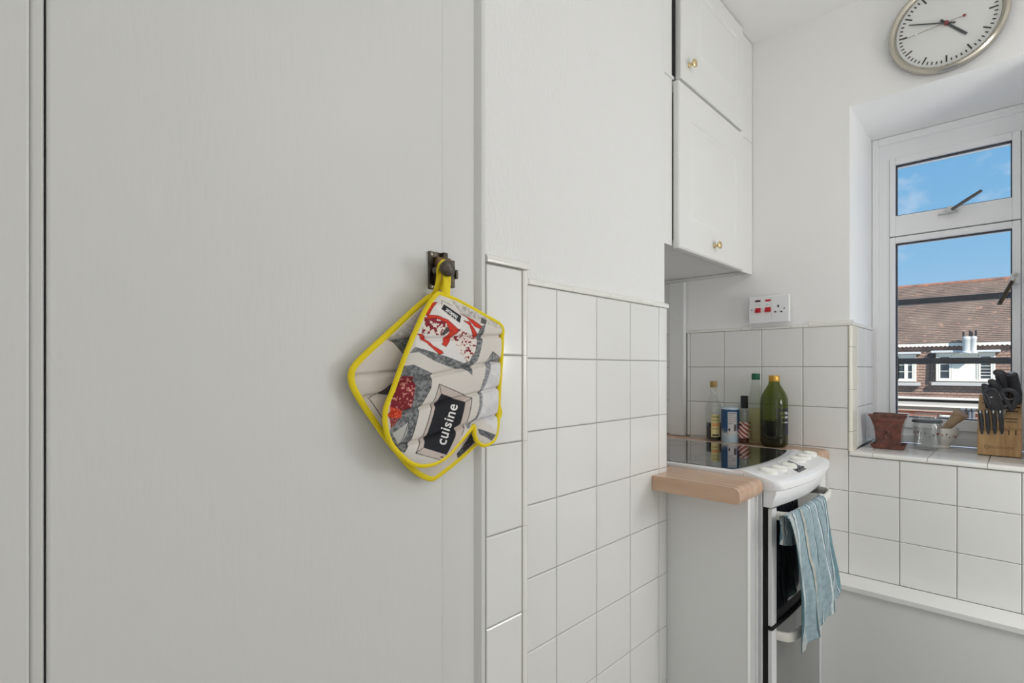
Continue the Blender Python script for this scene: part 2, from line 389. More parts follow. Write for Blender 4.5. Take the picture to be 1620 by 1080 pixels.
# ================================================================== cupboard catch on the door
def yz(px, py, X): q = at(px, py, X=X); return q.y, q.z
m = M(); m.box(DX + 0.0005, DX + 0.004, 0.4785, 0.5055, 1.319, 1.376)
latch = obj('catch', m, bronze_m, door, bevel=0.0012); tag(latch, label='aged bronze rim catch with round knob')
m = M(); m.box(DX + 0.004, DX + 0.013, 0.486, 0.514, 1.325, 1.368); obj('catch_case', m, mat('brown bronze case', rgb(112, 86, 62), 0.4, 0.8, vary=(rgb(80, 66, 54), 40, 0.4, 0.7)), latch, bevel=0.002)
m = M(); m.box(DX + 0.0005, DX + 0.012, 0.5125, 0.522, 1.324, 1.366); m.box(DX + 0.004, DX + 0.015, 0.5215, 0.526, 1.338, 1.352); m.box(DX + 0.004, DX + 0.011, 0.500, 0.509, 1.367, 1.376)
obj('keeper', m, bronze_m, latch, bevel=0.0012)
kx = Matrix.Rotation(PI / 2, 3, 'Y'); ky, kz = yz(705.5, 425, 0.125)
m = M(); m.lathe([(0, 0), (0.007, 0), (0.0055, 0.004), (0.0045, 0.012), (0.006, 0.017), (0.0105, 0.021), (0.0122, 0.026), (0.0118, 0.030), (0.0085, 0.0335), (0, 0.035)], (DX + 0.012, ky, kz), 24, axis=kx)
obj('knob', m, mat('dark bronze knob', rgb(98, 90, 84), 0.38, 0.8), latch, smooth=True)
for y, z in ((0.4825, 1.3715), (0.4825, 1.3235), (0.5015, 1.3225)): m = M(); m.lathe([(0, 0), (0.0028, 0), (0.002, 0.0012), (0, 0.0015)], (DX + 0.004, y, z), 10, axis=kx); obj('screw', m, mat('screw steel', rgb(150, 148, 142), 0.3, 0.9), latch)

# ================================================================== quilted textiles on the knob
def inside(px, py, poly):
    c = np.zeros(px.shape, bool); n = len(poly)
    for i in range(n):
        x0, y0 = poly[i]; x1, y1 = poly[(i + 1) % n]
        if y0 == y1: continue
        k = ((y0 > py) != (y1 > py)) & (px < (x1 - x0) * (py - y0) / (y1 - y0) + x0)
        c ^= k
    return c
def segdist(px, py, a, b):
    ax, ay = a; bx, by = b; dx, dy = bx - ax, by - ay
    t = np.clip(((px - ax) * dx + (py - ay) * dy) / (dx * dx + dy * dy + 1e-12), 0, 1)
    return np.hypot(px - ax - t * dx, py - ay - t * dy)
RNG = np.random.RandomState(3); LAT = RNG.rand(64, 64)
def vnoise(x, y):
    xi = np.floor(x).astype(int); yi = np.floor(y).astype(int); fx = x - xi; fy = y - yi
    fx = fx * fx * (3 - 2 * fx); fy = fy * fy * (3 - 2 * fy); g = lambda i, j: LAT[i % 64, j % 64]
    return (g(xi, yi) * (1 - fx) + g(xi + 1, yi) * fx) * (1 - fy) + (g(xi, yi + 1) * (1 - fx) + g(xi + 1, yi + 1) * fx) * fy
def spline(pts, n=6, closed=True):
    out = []; N = len(pts)
    for i in range(N if closed else N - 1):
        p = [Vector(pts[k % N] if closed else pts[min(max(k, 0), N - 1)]) for k in (i - 1, i, i + 1, i + 2)]
        for k in range(n):
            t = k / n
            out.append(0.5 * ((2 * p[1]) + (p[2] - p[0]) * t + (2 * p[0] - 5 * p[1] + 4 * p[2] - p[3]) * t * t + (3 * p[1] - p[0] - 3 * p[2] + p[3]) * t ** 3))
    if not closed: out.append(Vector(pts[-1]))
    return out
def quilt(name, parent, X0, outline, lines, paint, thick, back, material):
    """puffed quilted pad in the plane X0; outline and stitch lines measured on the photograph"""
    ol = [yz(a, b, X0) for a, b in outline]; st = 0.00065
    ol = [(q.x, q.y) for q in spline(ol, 4)]
    ys = np.arange(min(p[0] for p in ol), max(p[0] for p in ol) + st, st); zs = np.arange(min(p[1] for p in ol), max(p[1] for p in ol) + st, st)
    Y, Zz = np.meshgrid(ys, zs, indexing='ij'); ins = inside(Y, Zz, ol)
    d = np.full(Y.shape, 9.0)
    for i in range(len(ol)): d = np.minimum(d, segdist(Y, Zz, ol[i], ol[(i + 1) % len(ol)]))
    k = np.clip(d / 0.022, 0, 1); H = thick * np.sqrt(1 - (1 - k) ** 2)
    for a, b in lines:
        q = segdist(Y, Zz, yz(*a, X0), yz(*b, X0)); H = H - thick * 0.62 * np.exp(-(q / 0.0028) ** 2) - thick * 0.22 * np.exp(-(q / 0.011) ** 2)
    H = H + 0.0012 * (vnoise(Y * 60, Zz * 60) - 0.5) * k
    PX, PY = pix(Y, Zz, X0); C = np.ones(Y.shape + (4,)); paint(PX, PY, C)
    idx = -np.ones(Y.shape, int); idx[ins] = np.arange(ins.sum())
    q = ins[:-1, :-1] & ins[1:, :-1] & ins[1:, 1:] & ins[:-1, 1:]
    F = np.stack([idx[:-1, :-1][q], idx[1:, :-1][q], idx[1:, 1:][q], idx[:-1, 1:][q]], 1); n = ins.sum()
    front = np.stack([X0 + H[ins], Y[ins], Zz[ins]], 1); rear = np.stack([np.full(n, X0 - back) - 0.3 * H[ins], Y[ins], Zz[ins]], 1)
    ed = {}
    for f in F.tolist():
        for a, b in zip(f, f[1:] + f[:1]): ed[(a, b)] = 1
    side = [(b, a, a + n, b + n) for (a, b) in ed if (b, a) not in ed]
    V = np.concatenate([front, rear]) - np.array(ORG[parent.as_pointer()])
    me = bpy.data.meshes.new(name); me.from_pydata(V.tolist(), [], F.tolist() + (F[:, ::-1] + n).tolist() + side); me.materials.append(material)
    at_ = me.color_attributes.new('print', 'FLOAT_COLOR', 'POINT'); at_.data.foreach_set('color', np.concatenate([C[ins], C[ins]]).astype(np.float32).ravel())
    me.polygons.foreach_set('use_smooth', [True] * len(me.polygons)); me.update()
    o = bpy.data.objects.new(name, me); COL.objects.link(o); o.parent = parent; ORG[o.as_pointer()] = ORG[parent.as_pointer()]
    def hf(y, z):
        i = int(min(max((y - ys[0]) / st, 0), len(ys) - 1)); j = int(min(max((z - zs[0]) / st, 0), len(zs) - 1)); return X0 + H[i, j]
    return o, ol, hf
def fill(C, mask, col): C[mask] = col
def S(pts, ox, oy, k): return [(ox + x / k, oy + y / k) for x, y in pts]
A_ = lambda *p: S(p, 620, 440, 6.75)
B_ = lambda *p: S(p, 640, 600, 6.35)
C_ = lambda *p: S(p, 540, 560, 5.14)
D_ = lambda *p: S(p, 540, 380, 2.7)
def stroke(C, PX, PY, poly, w, col, closed=False):
    for a, b in zip(poly, poly[1:] + ([poly[0]] if closed else [])):
        if a != b: fill(C, segdist(PX, PY, a, b) < w, col)
CREAM, INK = rgb(222, 216, 209), rgb(48, 46, 50)
def mottled(C, m, PX, PY, c0, c1, sc=0.35, th=0.5):
    nn = vnoise(PX * sc, PY * sc) * 0.65 + vnoise(PX * sc * 2.3 + 9, PY * sc * 2.3) * 0.35
    t = np.clip((nn - th + 0.18) / 0.36, 0, 1)[..., None]; col = (1 - t) * np.array(c0) + t * np.array(c1); C[m] = col[m]
def blotch(C, m, PX, PY, c0, c1, sc=0.5, th=0.5):
    nn = vnoise(PX * sc, PY * sc) * 0.6 + vnoise(PX * sc * 2.1 + 5, PY * sc * 2.1 + 3) * 0.4
    fill(C, m, c0); fill(C, m & (nn > th), c1)
GREY1, GREY2 = rgb(92, 94, 97), rgb(142, 144, 145)
RED, BURG, PALE = rgb(214, 60, 42), rgb(142, 36, 48), rgb(236, 226, 218)
def paint_mitt(PX, PY, C):
    C[...] = CREAM
    ip = lambda poly: inside(PX, PY, poly)
    # gift tin with ribbons near the top
    mottled(C, ip(A_((600, 230), (1160, 500), (1140, 548), (960, 480), (700, 385))), PX, PY, rgb(170, 166, 162), rgb(214, 208, 202))
    fill(C, ip(A_((925, 420), (985, 450), (960, 500), (905, 478))), rgb(96, 94, 92))
    mottled(C, ip(A_((960, 495), (935, 680), (880, 880), (835, 930), (820, 1038), (755, 968), (620, 962), (430, 890), (250, 790), (170, 800), (225, 730), (560, 830), (740, 905), (800, 870), (870, 640), (905, 520))), PX, PY, GREY1, GREY2)
    fill(C, ip(A_((430, 250), (560, 330), (720, 390), (905, 530), (865, 650), (795, 880), (735, 905), (560, 840), (225, 735), (255, 600), (330, 420))), rgb(232, 228, 226))
    blotch(C, ip(A_((330, 420), (470, 400), (600, 500), (560, 590), (500, 615), (290, 590))), PX, PY, BURG, PALE, 0.30, 0.56)
    fill(C, ip(A_((545, 520), (605, 545), (520, 615), (490, 600))), rgb(88, 78, 78))
    blotch(C, ip(A_((610, 640), (720, 560), (880, 640), (845, 800), (765, 892), (690, 800))), PX, PY, PALE, BURG, 0.34, 0.60)
    for rb in (A_((340, 440), (360, 395), (440, 400), (560, 450), (605, 490), (685, 560), (650, 600), (580, 570), (545, 480), (430, 425)),
               A_((590, 560), (640, 600), (540, 732), (500, 708)), A_((255, 595), (300, 600), (400, 720), (500, 780), (510, 803), (470, 815), (360, 715)),
               A_((690, 378), (830, 450), (915, 515), (905, 542), (850, 520), (760, 420)), A_((730, 458), (790, 465), (885, 610), (870, 635), (835, 612), (790, 500)),
               A_((380, 260), (455, 262), (420, 300), (370, 390), (345, 400))):
        fill(C, ip(rb), RED); stroke(C, PX, PY, rb, 0.45, rgb(150, 36, 32), True)
    for pa in (A_((700, 560), (650, 580), (690, 520)),): fill(C, ip(pa), BURG)
    fill(C, ip(A_((445, 330), (480, 288), (735, 432), (692, 552), (560, 445))), rgb(238, 234, 230))
    fill(C, ip(A_((520, 283), (703, 405), (686, 482), (488, 332))), rgb(38, 38, 44))
    stroke(C, PX, PY, A_((495, 300), (500, 240), (610, 300)), 0.4, rgb(120, 116, 112))
    # left tin with fruit cake
    mottled(C, ip(C_((500, 95), (560, 85), (718, 155), (700, 270), (615, 440), (545, 700), (500, 795), (440, 790), (380, 640), (400, 200))), PX, PY, GREY1, GREY2, 0.3)
    fill(C, ip(C_((395, 640), (520, 545), (505, 640), (455, 745))), rgb(190, 190, 184))
    stroke(C, PX, PY, C_((520, 545), (455, 745)), 0.5, INK); stroke(C, PX, PY, C_((718, 155), (700, 270), (612, 440), (540, 700), (490, 800)), 0.45, INK)
    blotch(C, ip(C_((430, 250), (480, 178), (562, 180), (578, 255), (545, 432), (490, 462), (380, 430))), PX, PY, rgb(128, 32, 42), rgb(218, 150, 140), 0.36, 0.63)
    blotch(C, ip(C_((380, 425), (492, 462), (455, 515), (380, 560))), PX, PY, rgb(206, 56, 40), rgb(240, 120, 80), 1.1, 0.6)
    blotch(C, ip(C_((380, 510), (450, 515), (385, 600))), PX, PY, rgb(120, 34, 40), rgb(190, 110, 100), 0.8, 0.62)
    # slate-lined tin with the word
    ot = B_((315, 45), (648, 185), (585, 480), (480, 720), (345, 800), (80, 735), (160, 520), (250, 250)); fill(C, ip(ot), rgb(203, 190, 182)); 
    stroke(C, PX, PY, B_((80, 735), (160, 560), (250, 260), (315, 45), (648, 185), (600, 420), (545, 560)), 0.55, INK); stroke(C, PX, PY, B_((80, 735), (345, 805)), 0.5, INK)
    for a, b in (((315, 45), (335, 140)), ((648, 185), (580, 225)), ((80, 735), (155, 680))): stroke(C, PX, PY, B_(a, b), 0.45, INK)
    fill(C, ip(B_((335, 140), (580, 225), (530, 440), (490, 480), (480, 560), (400, 755), (155, 680), (215, 480), (295, 220))), rgb(30, 31, 38))
    fill(C, ip(B_((330, 765), (372, 770), (365, 785), (335, 782))), rgb(110, 60, 100))
    # grey-edged cloth at the right
    wash = ip(A_((1040, 890), (1150, 900), (1150, 1080), (1150, 1700), (950, 1500), (880, 1540), (960, 1080))); mottled(C, wash, PX, PY, rgb(212, 211, 214), rgb(228, 226, 226), 0.12)
    band = A_((1040, 890), (985, 905), (960, 1010), (945, 1085)) + B_((760, 0), (730, 120), (720, 260), (690, 370), (610, 450), (600, 500), (640, 480), (700, 400), (745, 270), (760, 100), (800, 0)) + A_((1010, 1000),)
    mottled(C, ip(band), PX, PY, rgb(120, 122, 126), rgb(170, 170, 174), 0.6); stroke(C, PX, PY, band[3:8], 0.35, INK)
    mottled(C, ip(A_((1035, 785), (1135, 850), (1140, 900), (1040, 890), (985, 905))), PX, PY, rgb(110, 112, 114), rgb(160, 160, 162), 0.5)
    stroke(C, PX, PY, A_((965, 912), (1040, 785), (1135, 850)), 0.4, INK)
    mottled(C, ip(B_((715, 490), (895, 555), (850, 612), (725, 545))), PX, PY, rgb(72, 72, 76), rgb(120, 120, 122), 0.6)
def paint_holder(PX, PY, C):
    C[...] = rgb(214, 205, 196); ip = lambda poly: inside(PX, PY, poly)
    mottled(C, ip(D_((205, 425), (300, 412), (300, 440), (252, 482))), PX, PY, rgb(84, 88, 84), rgb(124, 126, 122)); stroke(C, PX, PY, D_((205, 425), (252, 482), (300, 440)), 0.5, INK)
    mottled(C, ip(D_((215, 410), (330, 300), (360, 330), (300, 412))), PX, PY, rgb(180, 176, 172), rgb(206, 200, 196))
    fill(C, ip(D_((150, 655), (230, 590), (240, 700), (190, 660))), rgb(96, 92, 90)); stroke(C, PX, PY, D_((115, 672), (240, 600)), 0.45, INK); stroke(C, PX, PY, D_((110, 672), (175, 770)), 0.6, INK)
    dk = ip(B_((500, 745), (660, 525), (720, 600), (560, 760), (520, 790))); blotch(C, dk, PX, PY, rgb(52, 50, 56), rgb(120, 118, 122), 0.7, 0.66)
cloth = vcol('printed cotton', 0.9, bump=(900, 0.25))
# the square pot holder behind
HX = 0.106
hold = thing('pot_holder', (HX, 0.47, 1.30), 'square quilted pot holder with yellow edging hanging behind the oven mitt', 'pot holder')
h_out = D_((398, 236), (330, 280), (230, 372), (120, 472), (62, 530), (42, 572), (50, 625), (92, 700), (140, 770), (200, 855), (290, 962), (345, 1003), (385, 1016), (412, 1003), (480, 950), (560, 880), (632, 810), (668, 760), (668, 700), (560, 440), (470, 270))
pad, hol, hh = quilt('quilted_pad', hold, HX, h_out, [(D_((200, 424))[0], D_((420, 408))[0]), (D_((48, 580))[0], D_((420, 540))[0]), (D_((95, 668))[0], D_((420, 620))[0])], paint_holder, 0.006, 0.004, cloth)
obj('binding', M().tube([(HX, y, z) for y, z in hol], 0.0046, 8, closed=True, up=(1, 0, 0), flat=0.9), yellow_m, hold, smooth=True)
# the oven mitt in front
MX = 0.128
mitt = thing('oven_mitt', (MX, 0.50, 1.31), 'quilted oven mitt with yellow edging and cuisine print hanging from the bronze knob', 'oven mitt')
m_out = D_((405, 232), (425, 232), (480, 252), (545, 285), (615, 325), (680, 366), (684, 420), (680, 520), (673, 620), (668, 720), (664, 800), (652, 846), (628, 868), (600, 874), (578, 858), (566, 828), (563, 792), (540, 818), (505, 858), (462, 908), (422, 940), (380, 957), (330, 960), (288, 945), (240, 905), (206, 860), (190, 810), (184, 760), (190, 710), (218, 638), (246, 560), (292, 440), (340, 332), (376, 268))
body, mol, mh = quilt('quilted_body', mitt, MX, m_out,
    [(D_((330, 424))[0], D_((690, 408))[0]), (D_((240, 610))[0], D_((690, 508))[0]), (D_((180, 752))[0], D_((690, 622))[0]), (D_((200, 890))[0], D_((690, 736))[0])], paint_mitt, 0.0085, 0.005, cloth)
obj('binding', M().tube([(MX + 0.001, y, z) for y, z in mol], 0.0036, 8, closed=True, up=(1, 0, 0), flat=1.0), yellow_m, mitt, smooth=True)
def lettering(word, c0, c1, size, bold, col, name, spacing=1.0):
    """word printed along the line c0 -> c1 (photograph pixels) on the mitt"""
    d = Vector((c1[0] - c0[0], c1[1] - c0[1])); L = d.length; d.normalize(); n = Vector((d.y, -d.x)); c = Vector(((c0[0] + c1[0]) / 2, (c0[1] + c1[1]) / 2))
    def fn(a, b):
        p = c + d * a + n * b; y, z = yz(p.x, p.y, MX); return (max(mh(y + i * .002, z + j * .002) for i in (-2, -1, 0, 1, 2) for j in (-2, -1, 0, 1, 2)) + 0.0003, y, z)
    obj(name, text_mesh(word, size, fn, bold=bold, spacing=spacing), mat('print ' + name, col, 0.9), body)
lettering('cuisine', B_((325, 668))[0], B_((465, 225))[0], 22.5, 0.35, rgb(236, 234, 232), 'lettering', 1.08)
lettering('biskuit', A_((686, 448))[0], A_((505, 318))[0], 9.0, 0.2, rgb(232, 232, 232), 'label_lettering', 0.95)
# hanging loops over the knob
def strap(parent, pts, r=0.0042):
    obj('hanging_loop', M().tube(spline([Vector(p) for p in pts], 6, closed=False), r, 8, flat=0.4, up=(1, 0, 0)), yellow_m, parent, smooth=True)
kp = lambda px, py, X: Vector((X,) + yz(*D_((px, py))[0], X))
strap(mitt, [kp(428, 240, 0.128), kp(446, 215, 0.132), kp(446, 170, 0.128), kp(436, 130, 0.119), kp(426, 108, 0.1165), kp(440, 96, 0.116), kp(455, 112, 0.1165), kp(457, 160, 0.119), kp(455, 205, 0.124), kp(452, 238, 0.127)], 0.0050)
strap(hold, [kp(392, 238, 0.107), kp(408, 205, 0.113), kp(416, 160, 0.1125), kp(418, 120, 0.1125), kp(430, 104, 0.1123), kp(448, 118, 0.112), kp(440, 170, 0.112), kp(425, 215, 0.110)], 0.0048)

# ================================================================== wall clock
ck = at(1497, 36, Y=2.165); CYF = 2.165
clock = thing('wall_clock', (ck.x, YB, ck.z), 'round white wall clock with silver rim above the window', 'clock')
RX = Matrix.Rotation(PI / 2, 3, 'X')
m = M(); m.lathe([(0, 0.002), (0.128, 0.002), (0.145, 0.003), (0.1505, 0.010), (0.1515, 0.024), (0.149, 0.032), (0.1425, 0.0345), (0.1355, 0.030), (0.1325, 0.024), (0.131, 0.018), (0.0, 0.018)], (ck.x, YB, ck.z), 72, axis=RX)
obj('rim', m, steel_m, clock, smooth=True)
m = M(); m.lathe([(0, 0), (0.1308, 0), (0.1308, 0.001), (0, 0.001)], (ck.x, YB - 0.0185, ck.z), 64, axis=RX)
dial = obj('dial', m, mat('clock face', rgb(226, 227, 224), 0.5), clock)
tickm = mat('dark print', rgb(62, 64, 62), 0.6)
def hand(m, ang, r0, r1, w, y, w1=None):
    w1 = w1 or w; s, c = math.sin(ang), math.cos(ang)
    q = [(r0, -w), (r1, -w1), (r1, w1), (r0, w)]
    m.prism(q, lambda r, o, t: (ck.x + r * s + o * c, t, ck.z + r * c - o * s), y, y - 0.0008)
for i in range(60):
    m = M(); long_ = i % 5 == 0
    hand(m, 2 * PI * i / 60, 0.101 if long_ else 0.1140, 0.1225, 0.0021 if long_ else 0.0017, YB - 0.0196); obj('hour_mark' if long_ else 'minute_mark', m, tickm, dial)
hm = mat('grey hand', rgb(74, 80, 78), 0.4)
AMIN, AHR, ASEC = math.radians(290.3), math.radians(138.3), math.radians(266.2)
m = M(); hand(m, AMIN, -0.024, 0.102, 0.0026, YB - 0.0245, 0.0016); obj('minute_hand', m, hm, clock)
m = M(); hand(m, AHR, -0.022, 0.074, 0.0036, YB - 0.0225); obj('hour_hand', m, hm, clock)
redm = mat('red hand', rgb(134, 62, 66), 0.4)
m = M(); sa = ASEC; hand(m, sa, -0.044, 0.112, 0.0006, YB - 0.0265); obj('second_hand', m, mat('thin dark red', rgb(110, 84, 80), 0.4), clock)
m = M(); m.lathe([(0, 0), (0.0065, 0), (0.0065, 0.008), (0.0045, 0.0092), (0, 0.0092)], (ck.x, YB - 0.0195, ck.z), 20, axis=RX); obj('hub', m, redm, clock, smooth=True)
m = M(); m.lathe([(0, 0), (0.0042, 0), (0.0042, 0.0015), (0, 0.0015)], (ck.x - 0.044 * math.sin(sa), YB - 0.0262, ck.z - 0.044 * math.cos(sa)), 16, axis=RX); obj('tail_disc', m, redm, clock)
m = M(); m.lathe([(0, 0), (0.0032, 0), (0.0032, 0.0013), (0, 0.0013)], (ck.x + 0.076 * math.sin(sa), YB - 0.0262, ck.z + 0.076 * math.cos(sa)), 14, axis=RX); obj('pointer_disc', m, enamel, clock)

# ================================================================== cooker switch plate
X0, X1, Za, Zb = -0.042, 0.106, 1.3775, 1.482
sw = thing('cooker_switch', ((X0 + X1) / 2, YB, (Za + Zb) / 2), 'white cooker switch plate with two red rockers and a socket', 'socket')
YS = YB - 0.034
obj('back_box', M().box(X0 + 0.003, X1 - 0.002, YS + 0.010, YB - 0.0125, Za + 0.003, Zb - 0.003), white_lac, sw, bevel=0.002)
obj('face_plate', M().box(X0, X1, YS, YS + 0.0098, Za, Zb), enamel, sw, bevel=0.003)
def pl(u, v): q = at(1170 + u / 10.8, 440 + v / 10.8, Y=YS); return q.x, q.z
for u0, u1, v0, v1, mm, nm in ((268, 358, 372, 410, mat('dark neon', rgb(84, 40, 42), 0.3), 'indicator'), (440, 532, 358, 398, mat('red neon', rgb(196, 44, 56), 0.25), 'indicator')):
    a = pl(u0, v1); b = pl(u1, v0); obj(nm, M().box(a[0], b[0], YS - 0.0015, YS + 0.002, a[1], b[1]), mm, sw, bevel=0.0006)
redr = mat('red rocker', rgb(190, 30, 44), 0.3)
for u0, u1, v0, v1 in ((270, 362, 505, 595), (438, 534, 490, 580)):
    a = pl(u0, v1); b = pl(u1, v0)
    m = M(); m.prism([(YS + 0.002, a[1]), (YS - 0.009, a[1] + 0.0005), (YS - 0.007, a[1] + 0.005), (YS - 0.001, b[1]), (YS + 0.002, b[1])], lambda p, q, t: (t, p, q), a[0], b[0]); obj('rocker_switch', m, redr, sw, bevel=0.0006)
for u, v, du, dv in ((660, 474, 13, 22), (610, 573, 18, 11), (713, 567, 18, 11)):
    a = pl(u - du, v + dv); b = pl(u + du, v - dv); m = M(); m.box(a[0], b[0], YS - 0.0004, YS + 0.002, a[1], b[1]); obj('socket_hole', m, black_m, sw)
for u, v in ((208, 546), (765, 508)): a = pl(u, v); m = M(); m.lathe([(0, 0), (0.0024, 0), (0.0024, 0.0012), (0, 0.0012)], (a[0], YS + 0.0005, a[1]), 12, axis=RX); obj('screw', m, dark_m, sw)
a = pl(546, 690); b = pl(550, 320); obj('seam', M().box(a[0], b[0], YS - 0.0003, YS + 0.001, a[1], b[1]), mat('seam grey', rgb(190, 190, 188), 0.5), sw)
for u, v, wd in ((315, 462, 'COOKER'), (487, 455, 'SOCKET')):
    a = pl(u, v); obj('lettering', text_mesh(wd, 0.0042, lambda p, q: (a[0] + p, YS - 0.0004, a[1] + q)), mat('grey print', rgb(110, 125, 120), 0.6), sw)

# ================================================================== wall cupboards in the alcove
def cupboard(nm, label, z0, z1, y0, dz0, dz1, kn, pan):
    t = thing(nm, (-0.2, (y0 + YB) / 2, z0), label, 'cupboard')
    m = M(); m.box(-0.452, -0.052, 1.4085, YB - 0.004, z0 + 0.016, z1); 
    obj('carcass', m, white_pan, t)
    obj('stile', M().box(-0.0515, -0.047, 1.4085, y0 - 0.006, z0 + (0.006 if z0 < 2 else 0), z1), white_lac, t, bevel=0.001)
    obj('filler_strip', M().box(-0.0515, -0.040, 2.056, YB - 0.004, z0, z1), white_lac, t, bevel=0.001)
    # door: slab with a routed groove and a raised field
    X1 = -0.025; m = M(); y1 = 2.053
    rings = []
    def R(k, x, ky=None, kz=None): return None
    py0, py1, pz0, pz1 = pan
    def ring(a, b, c, d, x): return [(x, a, c), (x, b, c), (x, b, d), (x, a, d)]
    m.loft([ring(y0, y1, dz0, dz1, -0.0455), ring(y0, y1, dz0, dz1, X1 - 0.004), ring(y0 + 0.005, y1 - 0.005, dz0 + 0.005, dz1 - 0.005, X1),
            ring(py0, py1, pz0, pz1, X1), ring(py0 + 0.004, py1 - 0.004, pz0 + 0.004, pz1 - 0.004, X1 - 0.005), ring(py0 + 0.009, py1 - 0.009, pz0 + 0.009, pz1 - 0.009, X1 - 0.005),
            ring(py0 + 0.026, py1 - 0.026, pz0 + 0.026, pz1 - 0.026, X1 - 0.0008)])
    d = obj('door', m, white_lac, t)
    m = M(); m.lathe([(0, 0), (0.0095, 0), (0.0085, 0.003), (0.005, 0.006), (0.0045, 0.011), (0.008, 0.014), (0.0125, 0.017), (0.0135, 0.020), (0.0115, 0.023), (0.006, 0.025), (0, 0.0255)], (X1 - .0005, kn[0], kn[1]), 24, axis=kx)
    obj('knob', m, brass_m, d, smooth=True)
    return t
cu = cupboard('wall_cupboard', 'lower white wall cupboard with panelled door and brass knob', 1.576, 2.100, 1.527, 1.574, 2.094, (1.786, 1.622), (1.601, 1.985, 1.678, 1.992))
m = M(); m.box(-0.0475, -0.0464, 1.5240, 1.5265, 1.60, 2.06); obj('hinge_gap_shade', m, dark_m, cu)  # dark strip painted in as the shade of the hinge gap
cu2 = cupboard('top_cupboard', 'upper white cupboard with brass knob tight under the ceiling', 2.1025, ZC - 0.004, 1.541, 2.106, ZC - 0.006, (1.592, 2.163), (1.66, 1.99, 2.208, 2.44))
m = M(); m.box(-0.0465, -0.0458, 1.519, 1.5405, 2.112, ZC - 0.006); obj('door_gap_shade', m, black_m, cu2)  # black strip set in as the shade beside the upper door
# batten under the cupboards on the back wall
struct('trim_4', M().box(-0.455, -0.055, YB - 0.022, YB - 0.001, 1.5795, 1.5905), white_pan)

# ================================================================== worktop, end panel, cooker
WT = 0.905
def worktop(name, label, plan, loc):
    t = M(); n = len(plan)
    # plan edges at x max are rolled over
    def ring(ins, z): return [(x - (ins if x > 0.15 else 0), y, z) for x, y in plan]
    t.loft([ring(0.010, WT - 0.040), ring(0.003, WT - 0.038), ring(0.0, WT - 0.032), ring(0.0, WT - 0.016), ring(0.002, WT - 0.009), ring(0.006, WT - 0.004), ring(0.012, WT - 0.001), ring(0.018, WT)])
    o = obj(name, t, wood_m, smooth=True, loc=loc); return tag(o, label, 'worktop')
worktop('worktop', 'short wood effect worktop end beside the cooker at the tiled wall', [(0.0012, 1.310), (0.238, 1.310), (0.238, 1.4725), (-0.455, 1.4725), (-0.455, 1.408), (0.0012, 1.408)], (0, 1.40, WT))
worktop('worktop', 'wood effect worktop strip behind the cooker carrying the bottles', [(-0.455, 1.994), (0.232, 1.994), (0.232, YB - 0.0085), (-0.455, YB - 0.0085)], (0, 2.09, WT))
ep = thing('base_unit', (0.1, 1.42, 0), 'narrow white base unit end under the short worktop', 'kitchen unit')
obj('end_panel', M().box(-0.0038, 0.222, 1.4030, 1.4195, 0.001, 0.8645), white_pan, ep, bevel=0.001)
obj('edge_strip', M().box(0.2222, 0.2245, 1.4015, 1.420, 0.001, 0.8645), white_lac, ep)
obj('filler_post', M().box(0.10, 0.2215, 1.420, 1.466, 0.001, 0.864), mat('grey white post', rgb(205, 206, 206), 0.5), ep, bevel=0.001)
obj('front_strip', M().box(0.2215, 0.2275, 1.461, 1.4665, 0.001, 0.8645), white_lac, ep)
bu = thing('filler_unit', (0.1, 2.0, 0), 'white filler panel under the bottle strip right of the cooker', 'kitchen unit')
obj('board', M().box(-0.2, 0.2188, 1.990, 2.175, 0.001, 0.8645), white_pan, bu); obj('edge_strip', M().box(0.219, 0.2225, 1.9855, 2.178, 0.001, 0.8645), white_lac, bu)

ck_ = thing('cooker', (0.0, 1.73, 0), 'white slot-in electric cooker with black glass hob', 'cooker')
KY0, KY1 = 1.4775, 1.987; KM = (KY0 + KY1) / 2
obj('body', M().box(-0.37, 0.233, 1.4815, 1.983, 0.004, 0.868), enamel, ck_, bevel=0.002)
obj('door_seal', M().box(0.2334, 0.2455, 1.4855, 1.979, 0.03, 0.866), black_m, ck_)
# hob rim and glass, front edge bowed
NB = 14; bow = lambda y: 0.030 * (1 - ((y - KM) / (KY1 - KM)) ** 2)
ysm = [KY0 + (KY1 - KY0) * i / NB for i in range(NB + 1)]
pl_ = [(-0.375, KY1), (-0.375, KY0)] + [(0.185 + bow(y) * .8, y) for y in ysm]
def sc_ring(poly, k, z): return [(x + (k if x < -0.3 else 0), min(max(y, KY0 + k), KY1 - k), z) for x, y in poly]
m = M(); m.loft([sc_ring(pl_, 0.002, 0.869), sc_ring(pl_, 0, 0.880), sc_ring(pl_, 0, 0.9125), sc_ring(pl_, 0.0035, 0.9165)])
obj('hob_rim', m, enamel, ck_)
gl = [(-0.36, KY1 - 0.020), (-0.36, KY0 + 0.014)] + [(0.150 + bow(y) * 1.0, min(max(y, KY0 + 0.014), KY1 - 0.020)) for y in ysm]
m = M(); m.loft([[(x, y, 0.914) for x, y in gl], [(x, y, 0.9182) for x, y in gl]])
hob = obj('hob_glass', m, mat('black ceramic glass', rgb(16, 16, 17), 0.03, spec=1.0, coat=1.0), ck_)
m = M()
for x, y, r in ((-0.20, 1.60, 0.09), (-0.20, 1.86, 0.072), (0.03, 1.62, 0.072), (0.03, 1.85, 0.09)):
    for rr in (r, r * 0.62):
        o = 40; ins = []; m.loft([[(x + rr * math.cos(2 * PI * i / o), y + rr * math.sin(2 * PI * i / o), 0.91835) for i in range(o)], [(x + (rr - .0012) * math.cos(2 * PI * i / o), y + (rr - .0012) * math.sin(2 * PI * i / o), 0.91835) for i in range(o)]], caps=False)
